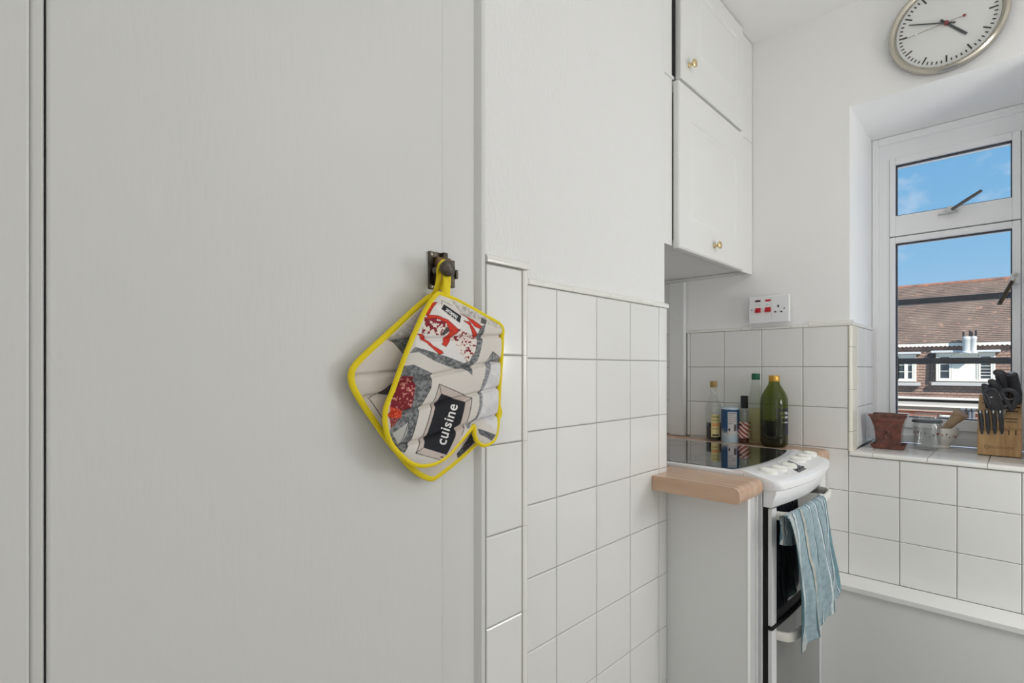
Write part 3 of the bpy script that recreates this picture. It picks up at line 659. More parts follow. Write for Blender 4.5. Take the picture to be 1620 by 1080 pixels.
obj('heating_ring', m, mat('grey ring print', rgb(74, 74, 74), 0.2), hob)
# control panel: a bowed, sloping band with a lip, and the fascia below
prof = [(0.160, 0.9115), (0.160, 0.9185), (0.172, 0.9205), (0.180, 0.9205), (0.262, 0.9045), (0.270, 0.902), (0.2765, 0.897), (0.278, 0.890), (0.277, 0.879), (0.272, 0.8745), (0.186, 0.8745), (0.186, 0.9115)]
rings = []
ysp = [KY0 + .0008, KY0 + .002, KY0 + .006, KY0 + .013, KY0 + .022] + ysm[1:-1] + [KY1 - .022, KY1 - .013, KY1 - .006, KY1 - .002, KY1 - .0008]
for i, y in enumerate(ysp):
    e_ = min(y - KY0, KY1 - y); sh = -0.022 * (1 - math.sqrt(max(0, 1 - (1 - min(e_, .022) / .022) ** 2)))
    rings.append([(x + (bow(y) * (0.9 if x > 0.2 else 0.85)) + (sh if x > 0.2 else 0), y, z) for x, z in prof])
m = M(); m.loft(rings); cp = obj('control_panel', m, enamel, ck_, smooth=True)
prof = [(0.236, 0.8735), (0.266, 0.8735), (0.2675, 0.868), (0.2605, 0.850), (0.257, 0.832), (0.254, 0.829), (0.236, 0.829)]
m = M(); m.loft([[(x + bow(y) * 0.85 * (1 if x > .24 else 0), y, z) for x, z in prof] for y in [KY0 + 0.004 + (KY1 - KY0 - 0.008) * i / NB for i in range(NB + 1)]])
obj('fascia', m, enamel, ck_, smooth=True)
SL = math.atan2(-0.0165, 0.085)
def on_panel(px, py):
    q = at(px, py, Z=0.912)
    for _ in range(4): q = at(px, py, Z=0.9205 - (q.x - 0.180 - bow(q.y) * .9) * 0.194)
    return q
knm = mat('white knob plastic', rgb(236, 236, 230), 0.3)
TILT = Matrix.Rotation(math.atan(0.194), 3, 'Y')
for px, py, r in ((1216, 746, 0.0235), (1232, 741.5, 0.0215), (1248, 737.5, 0.0215), (1262, 727.5, 0.0235), (1271.5, 723, 0.0215), (1281, 718.5, 0.0215)):
    q = on_panel(px, py); m = M()
    m.lathe([(0, -.002), (r, -.002), (r, 0.003), (r * 0.94, 0.005), (r * 0.8, 0.006), (0, 0.006)], q, 28, axis=TILT)
    kb = obj('control_knob', m, knm, cp, smooth=True)
for px, py, r in ((1216, 746, 0.0235), (1232, 741.5, 0.0215), (1248, 737.5, 0.0215), (1262, 727.5, 0.0235), (1271.5, 723, 0.0215), (1281, 718.5, 0.0215)):
    q = on_panel(px, py); g = M(); R2 = TILT @ Matrix.Rotation(0.5, 3, 'Z')
    sec = lambda a, w, h: [Vector((a, -w, 0.005)), Vector((a, -w * .75, h)), Vector((a, w * .75, h)), Vector((a, w, 0.005))]
    g.loft([[tuple(q + R2 @ v) for v in sec(a, w, h)] for a, w, h in ((-r * .92, .0025, .0075), (-r * .5, .0042, .0105), (r * .5, .0042, .0115), (r * .95, .0025, .0085))])
    obj('knob_grip', g, knm, cp, bevel=0.001)
def panel_quad(name, pts, material, lift=0.0006):
    m = M(); top = [on_panel(*p) for p in pts]; m.loft([[(q.x, q.y, q.z - 0.002) for q in top], [(q.x, q.y, q.z + lift) for q in top]]); return obj(name, m, material, cp)
P_ = lambda x, y: (1180 + x / 10.8, 690 + y / 10.8)
panel_quad('display', [P_(740, 410), P_(1040, 555), P_(910, 618), P_(820, 575), P_(690, 450)], mat('grey display', rgb(120, 122, 128), 0.2))
panel_quad('display_window', [P_(900, 500), P_(1035, 556), P_(910, 615), P_(822, 570)], mat('dark display', rgb(38, 42, 58), 0.15), 0.0012)
for x, y in ((880, 575), (925, 548), (970, 525)):
    q = on_panel(*P_(x, y)); m = M(); m.lathe([(0, 0), (0.0035, 0), (0.003, 0.003), (0, 0.0035)], q, 10); obj('button', m, mat('black button', rgb(20, 22, 26), 0.3), cp)
for x, y in ((140, 592), (268, 520), (530, 440), (990, 275)):
    q = on_panel(*P_(x, y)); m = M(); m.lathe([(0, 0), (0.0016, 0), (0.0016, 0.0008), (0, 0.0008)], q, 10); obj('panel_mark', m, mat('grey mark', rgb(90, 90, 96), 0.5), cp)
q = on_panel(*P_(560, 475)); obj('panel_mark', text_mesh('0 1 2', 0.008, lambda a, b: (q.x - b, q.y + a, q.z + 0.0008 + b * 0.19)), MATS['grey mark'], cp)
q = on_panel(*P_(690, 635)); obj('panel_mark', text_mesh('K', 0.010, lambda a, b: (q.x - b, q.y + a, q.z + 0.0008 + b * 0.19)), MATS['grey mark'], cp)
# doors
bowd = lambda y: 0.010 * (1 - ((y - KM) / (KY1 - KM)) ** 2)
DXF = 0.2545
glz = mat('oven door glass', rgb(20, 22, 26), 0.05, spec=0.8, coat=0.6)
grey_gl = mat('grey glass panel', rgb(112, 112, 110), 0.14, spec=0.6, coat=0.4)
edge_al = mat('white door edge', rgb(226, 227, 228), 0.3)
def bent(y0, y1, z0, z1, x0, x1, n=8):
    m = M(); m.loft([[(x0, y, z0), (x1 + bowd(y), y, z0), (x1 + bowd(y), y, z1), (x0, y, z1)] for y in [y0 + (y1 - y0) * i / n for i in range(n + 1)]]); return m
def oven_door(nm, z0, z1, gz0, gm):
    d = obj(nm, bent(1.487, 1.519, z0, z1, 0.2465, DXF, 1), edge_al, ck_)
    obj('door_edge', bent(1.950, 1.980, z0, z1, 0.2465, DXF, 1), edge_al, d)
    obj('door_glass', bent(1.5195, 1.9495, gz0, z1, 0.2465, DXF - 0.001), gm, d, smooth=True)
    return d
d1 = oven_door('oven_door', 0.512, 0.824, 0.545, glz)
obj('door_base', bent(1.5195, 1.9495, 0.512, 0.5448, 0.2465, DXF - 0.0008), mat('black door base', rgb(24, 24, 25), 0.3), d1)
obj('door_lower_edge', bent(1.482, 1.975, 0.503, 0.5115, 0.2465, DXF + 0.004), black_m, d1)
d2 = oven_door('lower_door', 0.060, 0.500, 0.060, grey_gl)
obj('plinth', M().box(0.2334, 0.240, 1.487, 1.98, 0.004, 0.029), black_m, ck_)
hm_ = mat('off white handle', rgb(232, 231, 224), 0.35)
HZ1 = 0.8015
def handle(z, d, hh):
    ys_ = [1.522, 1.524, 1.530, 1.545, 1.575, 1.62, 1.70, 1.76, 1.83, 1.89, 1.92, 1.935, 1.941, 1.943]
    off = [0.0, 0.014, 0.026, 0.034, 0.0375, 0.039, 0.041, 0.041, 0.039, 0.0375, 0.034, 0.026, 0.014, 0.0]
    rr = []
    for k, (y, o) in enumerate(zip(ys_, off)):
        x = DXF + bowd(y) + o - 0.001; a = ys_[max(k - 1, 0)]; b = ys_[min(k + 1, len(ys_) - 1)]; oa = off[max(k - 1, 0)]; ob = off[min(k + 1, len(ys_) - 1)]
        t = Vector((ob - oa, b - a, 0)).normalized(); n = Vector((t.y, -t.x, 0))
        w = 0.0055; h = hh
        rr.append([tuple(Vector((x, y, z)) + n * (w * c) + Vector((0, 0, h * s))) for c, s in ((-1, -.7), (-.5, -1), (.5, -1), (1, -.7), (1, .7), (.5, 1), (-.5, 1), (-1, .7))])
    m = M(); m.loft(rr); obj('handle', m, hm_, d, smooth=True)
handle(HZ1, d1, 0.0115); handle(0.478, d2, 0.0125)

# ================================================================== tea towel
def towel_mat():
    m = bpy.data.materials.new('striped linen'); m.use_nodes = True; n = m.node_tree.nodes; L = m.node_tree.links; b = n['Principled BSDF']; b.inputs['Roughness'].default_value = 0.95
    u = n.new('ShaderNodeUVMap'); s = n.new('ShaderNodeSeparateXYZ'); L.new(u.outputs[0], s.inputs[0])
    r = n.new('ShaderNodeValToRGB'); r.color_ramp.interpolation = 'CONSTANT'; L.new(s.outputs[0], r.inputs[0])
    base, dk, wt, sand = rgb(160, 181, 189), rgb(82, 114, 123), rgb(222, 229, 232), rgb(200, 199, 190)
    e = r.color_ramp.elements; e[0].position = 0; e[0].color = dk; e[1].position = 0.02; e[1].color = rgb(188, 194, 192)
    for p, c in ((0.10, dk), (0.125, wt), (0.15, base), (0.27, dk), (0.30, sand), (0.335, base), (0.47, dk), (0.495, wt), (0.525, dk), (0.54, base), (0.66, wt), (0.685, dk), (0.705, base), (0.80, dk), (0.825, wt), (0.85, base), (0.92, dk), (0.94, wt), (0.955, rgb(120, 156, 166))):
        k = e.new(p); k.color = c
    t = n.new('ShaderNodeTexNoise'); t.inputs['Scale'].default_value = 60; t.inputs['Detail'].default_value = 4
    mx = n.new('ShaderNodeMixRGB'); mx.blend_type = 'MULTIPLY'; mx.inputs[0].default_value = 0.55; mx.inputs[2].default_value = (1, 1, 1, 1)
    tr = n.new('ShaderNodeValToRGB'); tr.color_ramp.elements[0].color = (0.45, 0.5, 0.52, 1); tr.color_ramp.elements[0].position = 0.3; tr.color_ramp.elements[1].position = 0.65
    tcn = n.new('ShaderNodeTexCoord'); L.new(tcn.outputs['Object'], t.inputs['Vector']); L.new(t.outputs['Fac'], tr.inputs[0]); L.new(tr.outputs[0], mx.inputs[2])
    L.new(r.outputs[0], mx.inputs[1]); L.new(mx.outputs[0], b.inputs['Base Color'])
    w = n.new('ShaderNodeTexNoise'); w.inputs['Scale'].default_value = 500; L.new(tcn.outputs['Object'], w.inputs['Vector'])
    bp = n.new('ShaderNodeBump'); bp.inputs['Strength'].default_value = 0.4; bp.inputs['Distance'].default_value = 0.001; L.new(w.outputs['Fac'], bp.inputs['Height']); L.new(bp.outputs[0], b.inputs['Normal'])
    return m
def lerpath(path, t):
    k = min(int(t * (len(path) - 1)), len(path) - 2); f = t * (len(path) - 1) - k
    return path[k][0] * (1 - f) + path[k + 1][0] * f, path[k][1] * (1 - f) + path[k + 1][1] * f
def towel():
    HXM = DXF + 0.049; n, mrows = 56, 90
    Lf = [at(px, py, X=0.316) for px, py in ((1256, 812), (1262, 850), (1265, 900), (1266, 950), (1268, 1000), (1271, 1035))]
    Rf = [at(px, py, X=0.312) for px, py in ((1305, 776), (1308, 815), (1313, 860), (1319, 895), (1322, 915), (1323, 934))]
    L_ = [(q.y, q.z) for q in Lf]; R_ = [(q.y, q.z) for q in Rf]
    V = []; UV = []; F = []
    nb = 34; nc = 10
    def wave(s, t): return 1.15 * (0.0042 * math.sin(s * 17 + 0.6 + t * 2.2) + 0.0028 * math.sin(s * 31 + 2 - t * 3)) * min(1, 0.15 + t * 1.5)
    rows = [('b', 1 - i / nb) for i in range(nb)] + [('c', i / nc) for i in range(nc + 1)] + [('f', i / mrows) for i in range(1, mrows + 1)]
    for kind, t in rows:
        for i in range(n + 1):
            s = i / n; y0, z0 = lerpath(L_, 0); y1, z1 = lerpath(R_, 0)
            y = y0 * (1 - s) + y1 * s; zt = HZ1 + 0.0135
            xb = DXF + bowd(y) + 0.038
            if kind == 'f':
                a, za = lerpath(L_, t); b, zb = lerpath(R_, t); y = a * (1 - s) + b * s; z = za * (1 - s) + zb * s
                sag = 0.018 * math.sin(PI * s) * t; z -= sag * 0.3
                z = z * min(1, t * 6) + (zt - t * 0.25) * (1 - min(1, t * 6))
                x = xb + 0.0100 + 1.25 * wave(s, t) + 0.012 * min(1, t * 1.6)
            elif kind == 'c':
                an = PI * (1 - t); x = xb + 0.0095 * math.cos(an); z = HZ1 + 0.0125 + 0.0035 * math.sin(an)
            else:
                y = y + 0.012 * t * (1 - s) ; x = xb - 0.0095 - 0.004 * t + 0.35 * wave(s, t); z = HZ1 + 0.0125 - t * (0.075 + 0.02 * math.sin(s * 5))
            V.append((x, y, z)); UV.append((min(max(s + 0.020 * math.sin(t * 7 + s * 3) + 0.012 * math.sin(t * 15 + s * 9) * min(1, t * 3) + 0.003 * math.sin(t * 37 + s * 21), 0.001), 0.999), t))
    for r in range(len(rows) - 1):
        for i in range(n): a = r * (n + 1) + i; F.append((a, a + 1, a + n + 2, a + n + 1))
    loc = Vector((0.30, 1.66, HZ1)); me = bpy.data.meshes.new('tea_towel'); me.from_pydata([tuple(Vector(v) - loc) for v in V], [], F)
    ul = me.uv_layers.new(name='UVMap'); ul.data.foreach_set('uv', [c for lp in me.loops for c in UV[lp.vertex_index]])
    me.polygons.foreach_set('use_smooth', [True] * len(me.polygons)); me.materials.append(towel_mat())
    o = bpy.data.objects.new('tea_towel', me); COL.objects.link(o); o.location = loc
    sm = o.modifiers.new('thickness', 'SOLIDIFY'); sm.thickness = 0.0012; sm.offset = 0
    tag(o, 'blue striped linen tea towel hung over the oven door handle', 'tea towel')
towel()

# ================================================================== bottles on the strip behind the cooker
def spot(px, Y): q = at(px, 640, Y=Y); return Vector((q.x, Y, WT + 0.0005))
def wrap(c, r, a0, a1, z0, z1, n=10):
    m = M(); A = [a0 + (a1 - a0) * i / n for i in range(n + 1)]
    m.loft([[(c.x + r * math.cos(a), c.y + r * math.sin(a), c.z + z) for a in A] for z in (z0, z1)], closed=False); return m
def face_ang(c): return math.atan2(-c.y, CX - c.x)
clear_b = clear('clear bottle glass', (0.93, 0.945, 0.93, 1), 0.08)
def bottle(nm, label, c, prof, gm, cap_r, cap0, cap1, capm, liq=None, liqm=None, sq=0.0, ribs=True):
    t = thing(nm, c, label, 'bottle')
    m = M(); m.lathe(prof, c, 32, sq); b = obj('glass', m, gm, t, smooth=True)
    m = M(); m.lathe([(0, cap0), (cap_r * .96, cap0), (cap_r, cap0 + .002), (cap_r, cap1 - .003), (cap_r * .93, cap1), (0, cap1)], c, 24); obj('cap', m, capm, t, smooth=True)
    if liq:
        lp = [(0, 0.004)] + [(max(r - 0.0025, 0.001), max(z, 0.004)) for r, z in prof[1:-1] if z < liq and r > 0.004]
        rl = next(r for (r, z), (r2, z2) in zip(prof[1:], prof[2:]) if z2 >= liq) ; lp += [(rl - 0.0025, liq), (0, liq)]
        m = M(); m.lathe(lp, c, 32, sq); obj('liquid', m, liqm, t, smooth=True)
    return t, b
# vinegar
c = spot(1129, 2.128); r = 0.0305
t, b = bottle('vinegar_bottle', 'clear bottle of dark vinegar with cork stopper, leftmost of the bottles', c,
    [(0, 0.001), (r * .93, 0.001), (r, 0.006), (r, 0.125), (r * .95, 0.142), (r * .72, 0.160), (0.0155, 0.175), (0.013, 0.19), (0.0115, 0.215), (0.0125, 0.217), (0.0125, 0.223), (0, 0.223)], clear_b, 0.0142, 0.2175, 0.242, mat('cork', rgb(176, 150, 98), 0.8, vary=(rgb(140, 112, 70), 90, 0.4, 0.7)), 0.072, mat('dark vinegar', rgb(20, 14, 16), 0.1))
fa = face_ang(c); lb = obj('label', wrap(c, r + 0.0006, fa - 0.30, fa + 0.85, 0.016, 0.108), mat('olive cream label', rgb(206, 196, 142), 0.7), b)
for z, wd, col in ((0.098, 0.006, rgb(150, 148, 90)), (0.084, 0.004, rgb(160, 156, 100)), (0.066, 0.012, rgb(214, 148, 96)), (0.050, 0.004, rgb(170, 150, 90)), (0.024, 0.007, rgb(60, 56, 44))):
    obj('label_print', wrap(c, r + 0.0010, fa - 0.16, fa + 0.68, z - wd / 2, z + wd / 2, 6), mat('print %d' % (z * 1000), col, 0.8), lb)
# salt tin
c = spot(1155.3, 2.126); r = 0.0335
t = thing('salt_tin', c, 'blue and white cardboard salt drum between two bottles', 'tin')
def tin_mat():
    m = mat('salt drum print', rgb(36, 82, 128), 0.5); n = m.node_tree.nodes; L = m.node_tree.links
    g = n.new('ShaderNodeTexCoord'); s = n.new('ShaderNodeSeparateXYZ'); L.new(g.outputs['Object'], s.inputs[0]); tn = n.new('ShaderNodeTexNoise'); tn.inputs['Scale'].default_value = 45; L.new(g.outputs['Object'], tn.inputs['Vector'])
    ad = n.new('ShaderNodeMath'); ad.operation = 'MULTIPLY_ADD'; L.new(tn.outputs['Fac'], ad.inputs[0]); ad.inputs[1].default_value = 0.05; L.new(s.outputs['Z'], ad.inputs[2])
    r_ = n.new('ShaderNodeValToRGB'); e = r_.color_ramp.elements; e[0].position = 0.060; e[0].color = rgb(196, 202, 206); e[1].position = 0.078; e[1].color = rgb(34, 80, 126)
    k = e.new(0.045); k.color = rgb(168, 190, 206)
    L.new(ad.outputs[0], r_.inputs[0]); L.new(r_.outputs[0], n['Principled BSDF'].inputs['Base Color']); return m
m = M(); m.lathe([(0, 0), (r, 0), (r, 0.132), (0, 0.132)], c, 36); dr = obj('drum', m, tin_mat(), t, smooth=True)
m = M(); m.lathe([(0, 0.1315), (r + .0006, 0.1315), (r + .0006, 0.136), (r * .9, 0.1385), (0, 0.139)], c, 36); obj('lid', m, mat('pale blue lid', rgb(196, 216, 232), 0.4), t, smooth=True)
fa = face_ang(c); lb = obj('label', wrap(c, r + 0.0006, fa - 0.28, fa + 0.80, 0.034, 0.122), mat('grey white label', rgb(200, 200, 202), 0.7), dr)
for z, a, b2, wd, col in ((0.116, -.2, .7, .005, (150, 152, 160)), (0.108, -.2, .5, .003, (160, 150, 150)), (0.100, -.2, .7, .003, (160, 150, 150)), (0.092, -.2, .7, .003, (160, 150, 150)), (0.084, -.2, .6, .003, (160, 150, 150)), (0.076, -.2, .3, .004, (140, 160, 130)), (0.060, .40, .70, .026, (92, 88, 88)), (0.052, -.20, .0, .010, (70, 68, 70))):
    obj('label_print', wrap(c, r + 0.0010, fa + a, fa + b2, z - wd / 2, z + wd / 2, 6), mat('tin print %d' % (z * 1000), rgb(*col), 0.8), lb)
# sauce
c = spot(1177.5, 2.140); r = 0.0245
t, b = bottle('sauce_bottle', 'small sauce bottle with black cap and red white label', c,
    [(0, 0.001), (r * .93, 0.001), (r, 0.005), (r, 0.085), (r * .93, 0.102), (r * .6, 0.122), (0.0105, 0.136), (0.010, 0.150), (0, 0.150)], clear_b, 0.0135, 0.137, 0.186, mat('black cap', rgb(26, 24, 36), 0.5), 0.078, mat('red brown sauce', rgb(92, 32, 24), 0.2))
fa = face_ang(c)
def stripe_mat():
    m = mat('red white label', rgb(214, 206, 200), 0.6); n = m.node_tree.nodes; L = m.node_tree.links; g = n.new('ShaderNodeTexCoord'); w = n.new('ShaderNodeTexWave'); w.inputs['Scale'].default_value = 24; w.inputs['Distortion'].default_value = 3
    mp_ = n.new('ShaderNodeMapping'); mp_.inputs['Rotation'].default_value = (0, 0.9, 0); L.new(g.outputs['Object'], mp_.inputs[0]); L.new(mp_.outputs[0], w.inputs['Vector'])
    r_ = n.new('ShaderNodeValToRGB'); r_.color_ramp.elements[0].color = rgb(168, 74, 62); r_.color_ramp.elements[1].color = rgb(220, 208, 202); r_.color_ramp.elements[0].position = 0.45; r_.color_ramp.elements[1].position = 0.55
    L.new(w.outputs['Fac'], r_.inputs[0]); L.new(r_.outputs[0], n['Principled BSDF'].inputs['Base Color']); return m
lb = obj('label', wrap(c, r + 0.0006, fa - 1.15, fa + 1.15, 0.020, 0.083, 16), stripe_mat(), b)
obj('label_print', wrap(c, r + 0.0010, fa - 1.0, fa - 0.35, 0.068, 0.076, 6), mat('dark red print', rgb(84, 40, 40), 0.7), lb)
obj('label_print', wrap(c, r + 0.0010, fa + 0.55, fa + 1.0, 0.022, 0.046, 6), mat('cream print', rgb(222, 214, 196), 0.7), lb)
# oil with green cap
c = spot(1195.6, 2.132); r = 0.0235
t, b = bottle('oil_bottle', 'square clear bottle of pale oil with dark green cap', c,
    [(0, 0.001), (r * .9, 0.001), (r, 0.006), (r, 0.165), (r * .98, 0.180), (r * .78, 0.205), (0.0150, 0.226), (0.0125, 0.238), (0.0120, 0.252), (0, 0.252)], clear_b, 0.0152, 0.2505, 0.275, mat('green cap', rgb(14, 98, 66), 0.45), 0.140, clear('pale oil', (0.97, 0.93, 0.76, 1), 0.02), sq=0.5)
# olive oil
c = spot(1224.8, 2.120); r = 0.0455
olive_g = clear('green bottle glass', (0.40, 0.46, 0.09, 1), 0.06)
t, b = bottle('olive_oil_bottle', 'large green olive oil bottle with gold cap, rightmost of the bottles', c,
    [(0, 0.001), (r * .80, 0.001), (r * .95, 0.008), (r, 0.020), (r, 0.165), (r * .97, 0.182), (r * .82, 0.202), (r * .55, 0.224), (0.0190, 0.236), (0.0178, 0.246), (0, 0.246)], olive_g, 0.0192, 0.2445, 0.268, mat('gold cap', rgb(206, 160, 70), 0.35, 0.6), 0.098, mat('dark olive oil', rgb(20, 24, 20), 0.15), sq=0.12)
fa = face_ang(c); lb = obj('label', wrap(c, r * 1.045, fa + 0.15, fa + 1.25, 0.048, 0.146, 14), mat('navy label', rgb(34, 38, 58), 0.6), b)
for wd, z, sz in (('EXTRA', 0.128, 0.013), ('VIRGIN', 0.113, 0.011), ('OLIVE OIL', 0.094, 0.006)):
    fn = lambda p, q: (c.x + (r * 1.045 + .0006) * math.cos(fa + 0.86 + p / r), c.y + (r * 1.045 + .0006) * math.sin(fa + 0.86 + p / r), c.z + z + q)
    obj('lettering', text_mesh(wd, sz, fn, bold=0.0003), mat('white print', rgb(226, 226, 222), 0.6), lb)

# ================================================================== on the window sill
SZ = 0.9065
# flared clay planter in its saucer
brown = mat('brown glazed clay', rgb(118, 66, 52), 0.14, coat=0.6, vary=(rgb(62, 36, 34), 38, 0.35, 0.75), bump=(45, 0.25))
pc = Vector((0.3865, 2.362, SZ)); ROT = Matrix.Rotation(0.03, 3, 'Z')
def rect(hx, hy, z): return [tuple(pc + ROT @ Vector((sx * hx, sy * hy, z))) for sx, sy in ((-1, -1), (1, -1), (1, 1), (-1, 1))]
sa_ = thing('plant_saucer', pc, 'brown glazed clay saucer under the planter on the sill', 'saucer')
m = M(); m.loft([rect(0.044, 0.042, 0), rect(0.048, 0.046, 0.003), rect(0.0528, 0.0505, 0.015), rect(0.0528, 0.0505, 0.0175), rect(0.0495, 0.0472, 0.0175), rect(0.0465, 0.044, 0.006)])
obj('dish', m, brown, sa_, bevel=0.0015)
pp = thing('planter', pc + Vector((0, 0, 0.0065)), 'empty brown glazed clay planter with flared sides on the sill', 'plant pot')
m = M(); prof = [(0.040, 0.0065), (0.0405, 0.011), (0.0395, 0.03), (0.0405, 0.055), (0.0440, 0.080), (0.0505, 0.103), (0.0560, 0.116), (0.0605, 0.121), (0.0605, 0.126), (0.0560, 0.1265), (0.0525, 0.120), (0.046, 0.10), (0.038, 0.06), (0.035, 0.02)]
m.loft([rect(a * .965, a * 0.93, z) for a, z in prof]); pb = obj('pot', m, brown, pp, bevel=0.0022)
def pr(x, z):
    h = np.interp(z, [p[1] for p in prof[:9]], [p[0] for p in prof[:9]]); return pc + ROT @ Vector((x, -h * 0.93 - 0.0008, z))
m = M()
for path in ([(-0.004, 0.038), (-0.010, 0.052), (0.002, 0.062), (-0.006, 0.074), (0.004, 0.088)], [(-0.028, 0.040), (-0.018, 0.034), (-0.008, 0.038)], [(0.006, 0.040), (0.014, 0.046), (0.008, 0.056)], [(0.016, 0.086), (0.026, 0.090), (0.030, 0.083), (0.022, 0.079), (0.016, 0.084)], [(-0.012, 0.058), (-0.002, 0.066), (0.008, 0.056)], [(-0.030, 0.016), (0.0, 0.018), (0.030, 0.016)]):
    m.tube(spline([pr(x, z) for x, z in path], 5, closed=False), 0.0024, 6)
obj('leaf_relief', m, brown, pb, smooth=True)
# storage jar with a glass lid
c = Vector((0.492, 2.412, SZ)); jr = 0.0400
jar = thing('glass_jar', c, 'empty clear glass jar with dark sealed lid on the sill', 'jar')
clg = clear('jar glass', (0.97, 0.98, 0.98, 1), 0.10)
m = M(); m.lathe([(0, 0), (jr * .9, 0), (jr, 0.006), (jr, 0.088), (jr * .95, 0.096), (jr * .93, 0.098), (jr * .88, 0.098), (jr * .9, 0.092), (jr - .0035, 0.086), (jr - .0035, 0.012), (jr * .8, 0.006), (0, 0.006)], c, 40, sq=0.35); obj('jar_body', m, clg, jar, smooth=True)
m = M(); m.lathe([(0, 0.0985), (jr * 1.02, 0.0985), (jr * 1.09, 0.1005), (jr * 1.09, 0.106), (jr * 1.02, 0.1085), (0, 0.1085)], c, 40, sq=0.25); obj('seal', m, mat('dark grey seal', rgb(74, 80, 84), 0.3), jar, smooth=True)
m = M(); m.lathe([(0, 0.109), (jr * 1.0, 0.109), (jr * 1.03, 0.112), (jr * 1.0, 0.124), (jr * .9, 0.130), (jr * .5, 0.131), (0, 0.131)], c, 40, sq=0.2); obj('lid', m, clear('lid glass', (0.93, 0.95, 0.95, 1), 0.10), jar, smooth=True)
# mortar and pestle
c = Vector((0.507, 2.516, SZ)); porc = mat('white porcelain', rgb(238, 236, 230), 0.2)
mo = thing('mortar', c, 'white porcelain mortar with small red flower print behind the jar', 'mortar')
m = M(); mr = 0.0655; mpf = [(0, 0), (0.042, 0), (0.044, 0.004), (0.042, 0.012), (0.050, 0.022), (0.060, 0.035), (mr, 0.052), (mr * 1.01, 0.074), (mr, 0.0755), (mr - .006, 0.075), (mr - .008, 0.055), (0.045, 0.028), (0, 0.018)]
m.lathe(mpf, c, 40); bowl = obj('bowl', m, porc, mo, smooth=True)
fa = face_ang(c); flo = {'red': M(), 'dark': M(), 'stem': M()}
rnd = random.Random(5)
for i in range(16):
    a = fa - 1.45 + 2.9 * i / 15; z = 0.046 + rnd.uniform(-.004, .010); big = i % 5 == 3
    rr = lambda zz: np.interp(zz, [p[1] for p in mpf[:8]], [p[0] for p in mpf[:8]]) + 0.0007
    k = flo['red' if (big or i % 3 == 0) else 'dark']; s_ = 0.0050 if big else 0.0026
    k.add([(c.x + rr(z + s_ * math.sin(q)) * math.cos(a + s_ * math.cos(q) / mr), c.y + rr(z + s_ * math.sin(q)) * math.sin(a + s_ * math.cos(q) / mr), c.z + z + s_ * math.sin(q)) for q in [PI / 4 * j for j in range(8)]], [tuple(range(8))])
    z2 = z - 0.012; flo['stem'].add([(c.x + rr(zz) * math.cos(a + da), c.y + rr(zz) * math.sin(a + da), c.z + zz) for zz, da in ((z - s_, -.006), (z - s_, .006), (z2, .008), (z2, -.004))], [(0, 1, 2, 3)])
tag(obj('flower_print', flo['red'], mat('red flower', rgb(176, 58, 60), 0.3), bowl), kind='stuff'); tag(obj('flower_print', flo['dark'], mat('dark flower', rgb(96, 70, 74), 0.3), bowl), kind='stuff'); tag(obj('stem_print', flo['stem'], mat('grey stem', rgb(140, 140, 140), 0.3), bowl), kind='stuff')
p1 = at(1521, 653, Y=2.49); p0 = at(1489, 685, Y=2.515)
ax = (p1 - p0).normalized(); rings = []
q1 = Vector((0, 0, 1)).cross(ax).normalized(); q2 = ax.cross(q1); Lp = (p1 - p0).length
pst = []
for s, r in ((0, 0.004), (0.0, 0.013), (0.3, 0.0125), (0.55, 0.0150), (0.8, 0.0200), (0.95, 0.0235), (1.0, 0.0235), (1.01, 0.019), (1.01, 0.0)):
    cc = p0 + ax * (Lp * s); pst.append([tuple(cc + q1 * (max(r, .0002) * math.cos(2 * PI * i / 20)) + q2 * (max(r, .0002) * math.sin(2 * PI * i / 20))) for i in range(20)])
m = M(); m.loft(pst); tag(obj('pestle', m, mat('pale wood', rgb(190, 164, 134), 0.55, vary=(rgb(160, 134, 106), 30, 0.4, 0.7)), smooth=True, loc=p0), 'pale wooden pestle leaning in the white mortar', 'pestle')

# ================================================================== knife block with its knives
bx0, bx1 = 0.6285, 0.738
kb = thing('knife_block', (0.683, 2.44, SZ), 'pale wooden knife block at the right end of the window sill', 'knife block')
block_m = mat('beech block', rgb(196, 160, 112), 0.5, vary=(rgb(166, 126, 82), 8, 0.35, 0.7, (9, 3, 1.2)))
FYB = 2.385
m = M(); m.prism([(FYB, SZ + 0.002), (FYB, 0.991), (FYB + 0.004, 0.9955), (FYB + 0.026, 1.0), (FYB + 0.046, 1.045), (FYB + 0.125, 1.108), (FYB + 0.150, 1.100), (FYB + 0.135, SZ + 0.002)], lambda p, q, t: (t, p, q), bx0, bx1)
blk = obj('block', m, block_m, kb, bevel=0.0015)
obj('foot', M().box(bx0 + 0.006, bx1 - 0.006, FYB + 0.006, FYB + 0.125, SZ, SZ + 0.0018), dark_m, kb)
bx = lambda u, v, ln=None: at(1500 + u / 6.35, 560 + v / 6.35, Y=FYB)
m = M()
for u in (610, 680): q = bx(u, 790); m.box(q.x - 0.0013, q.x + 0.0013, FYB - 0.0004, FYB + 0.004, q.z - 0.008, q.z + 0.008)
obj('slot', m, black_m, blk)
m = M()
tp = lambda s: (FYB + 0.046 + 0.079 * s, 1.045 + 0.063 * s)
for s, a, b in ((0.86, 0.10, 0.30), (0.72, 0.10, 0.34), (0.55, 0.10, 0.42), (0.55, 0.75, 0.97), (0.36, 0.72, 0.97), (0.16, 0.45, 0.92), (0.86, 0.6, 0.92)):
    y, z = tp(s); m.box(bx0 + (bx1 - bx0) * a, bx0 + (bx1 - bx0) * b, y - 0.0015, y + 0.002, z - 0.002, z + 0.0016)
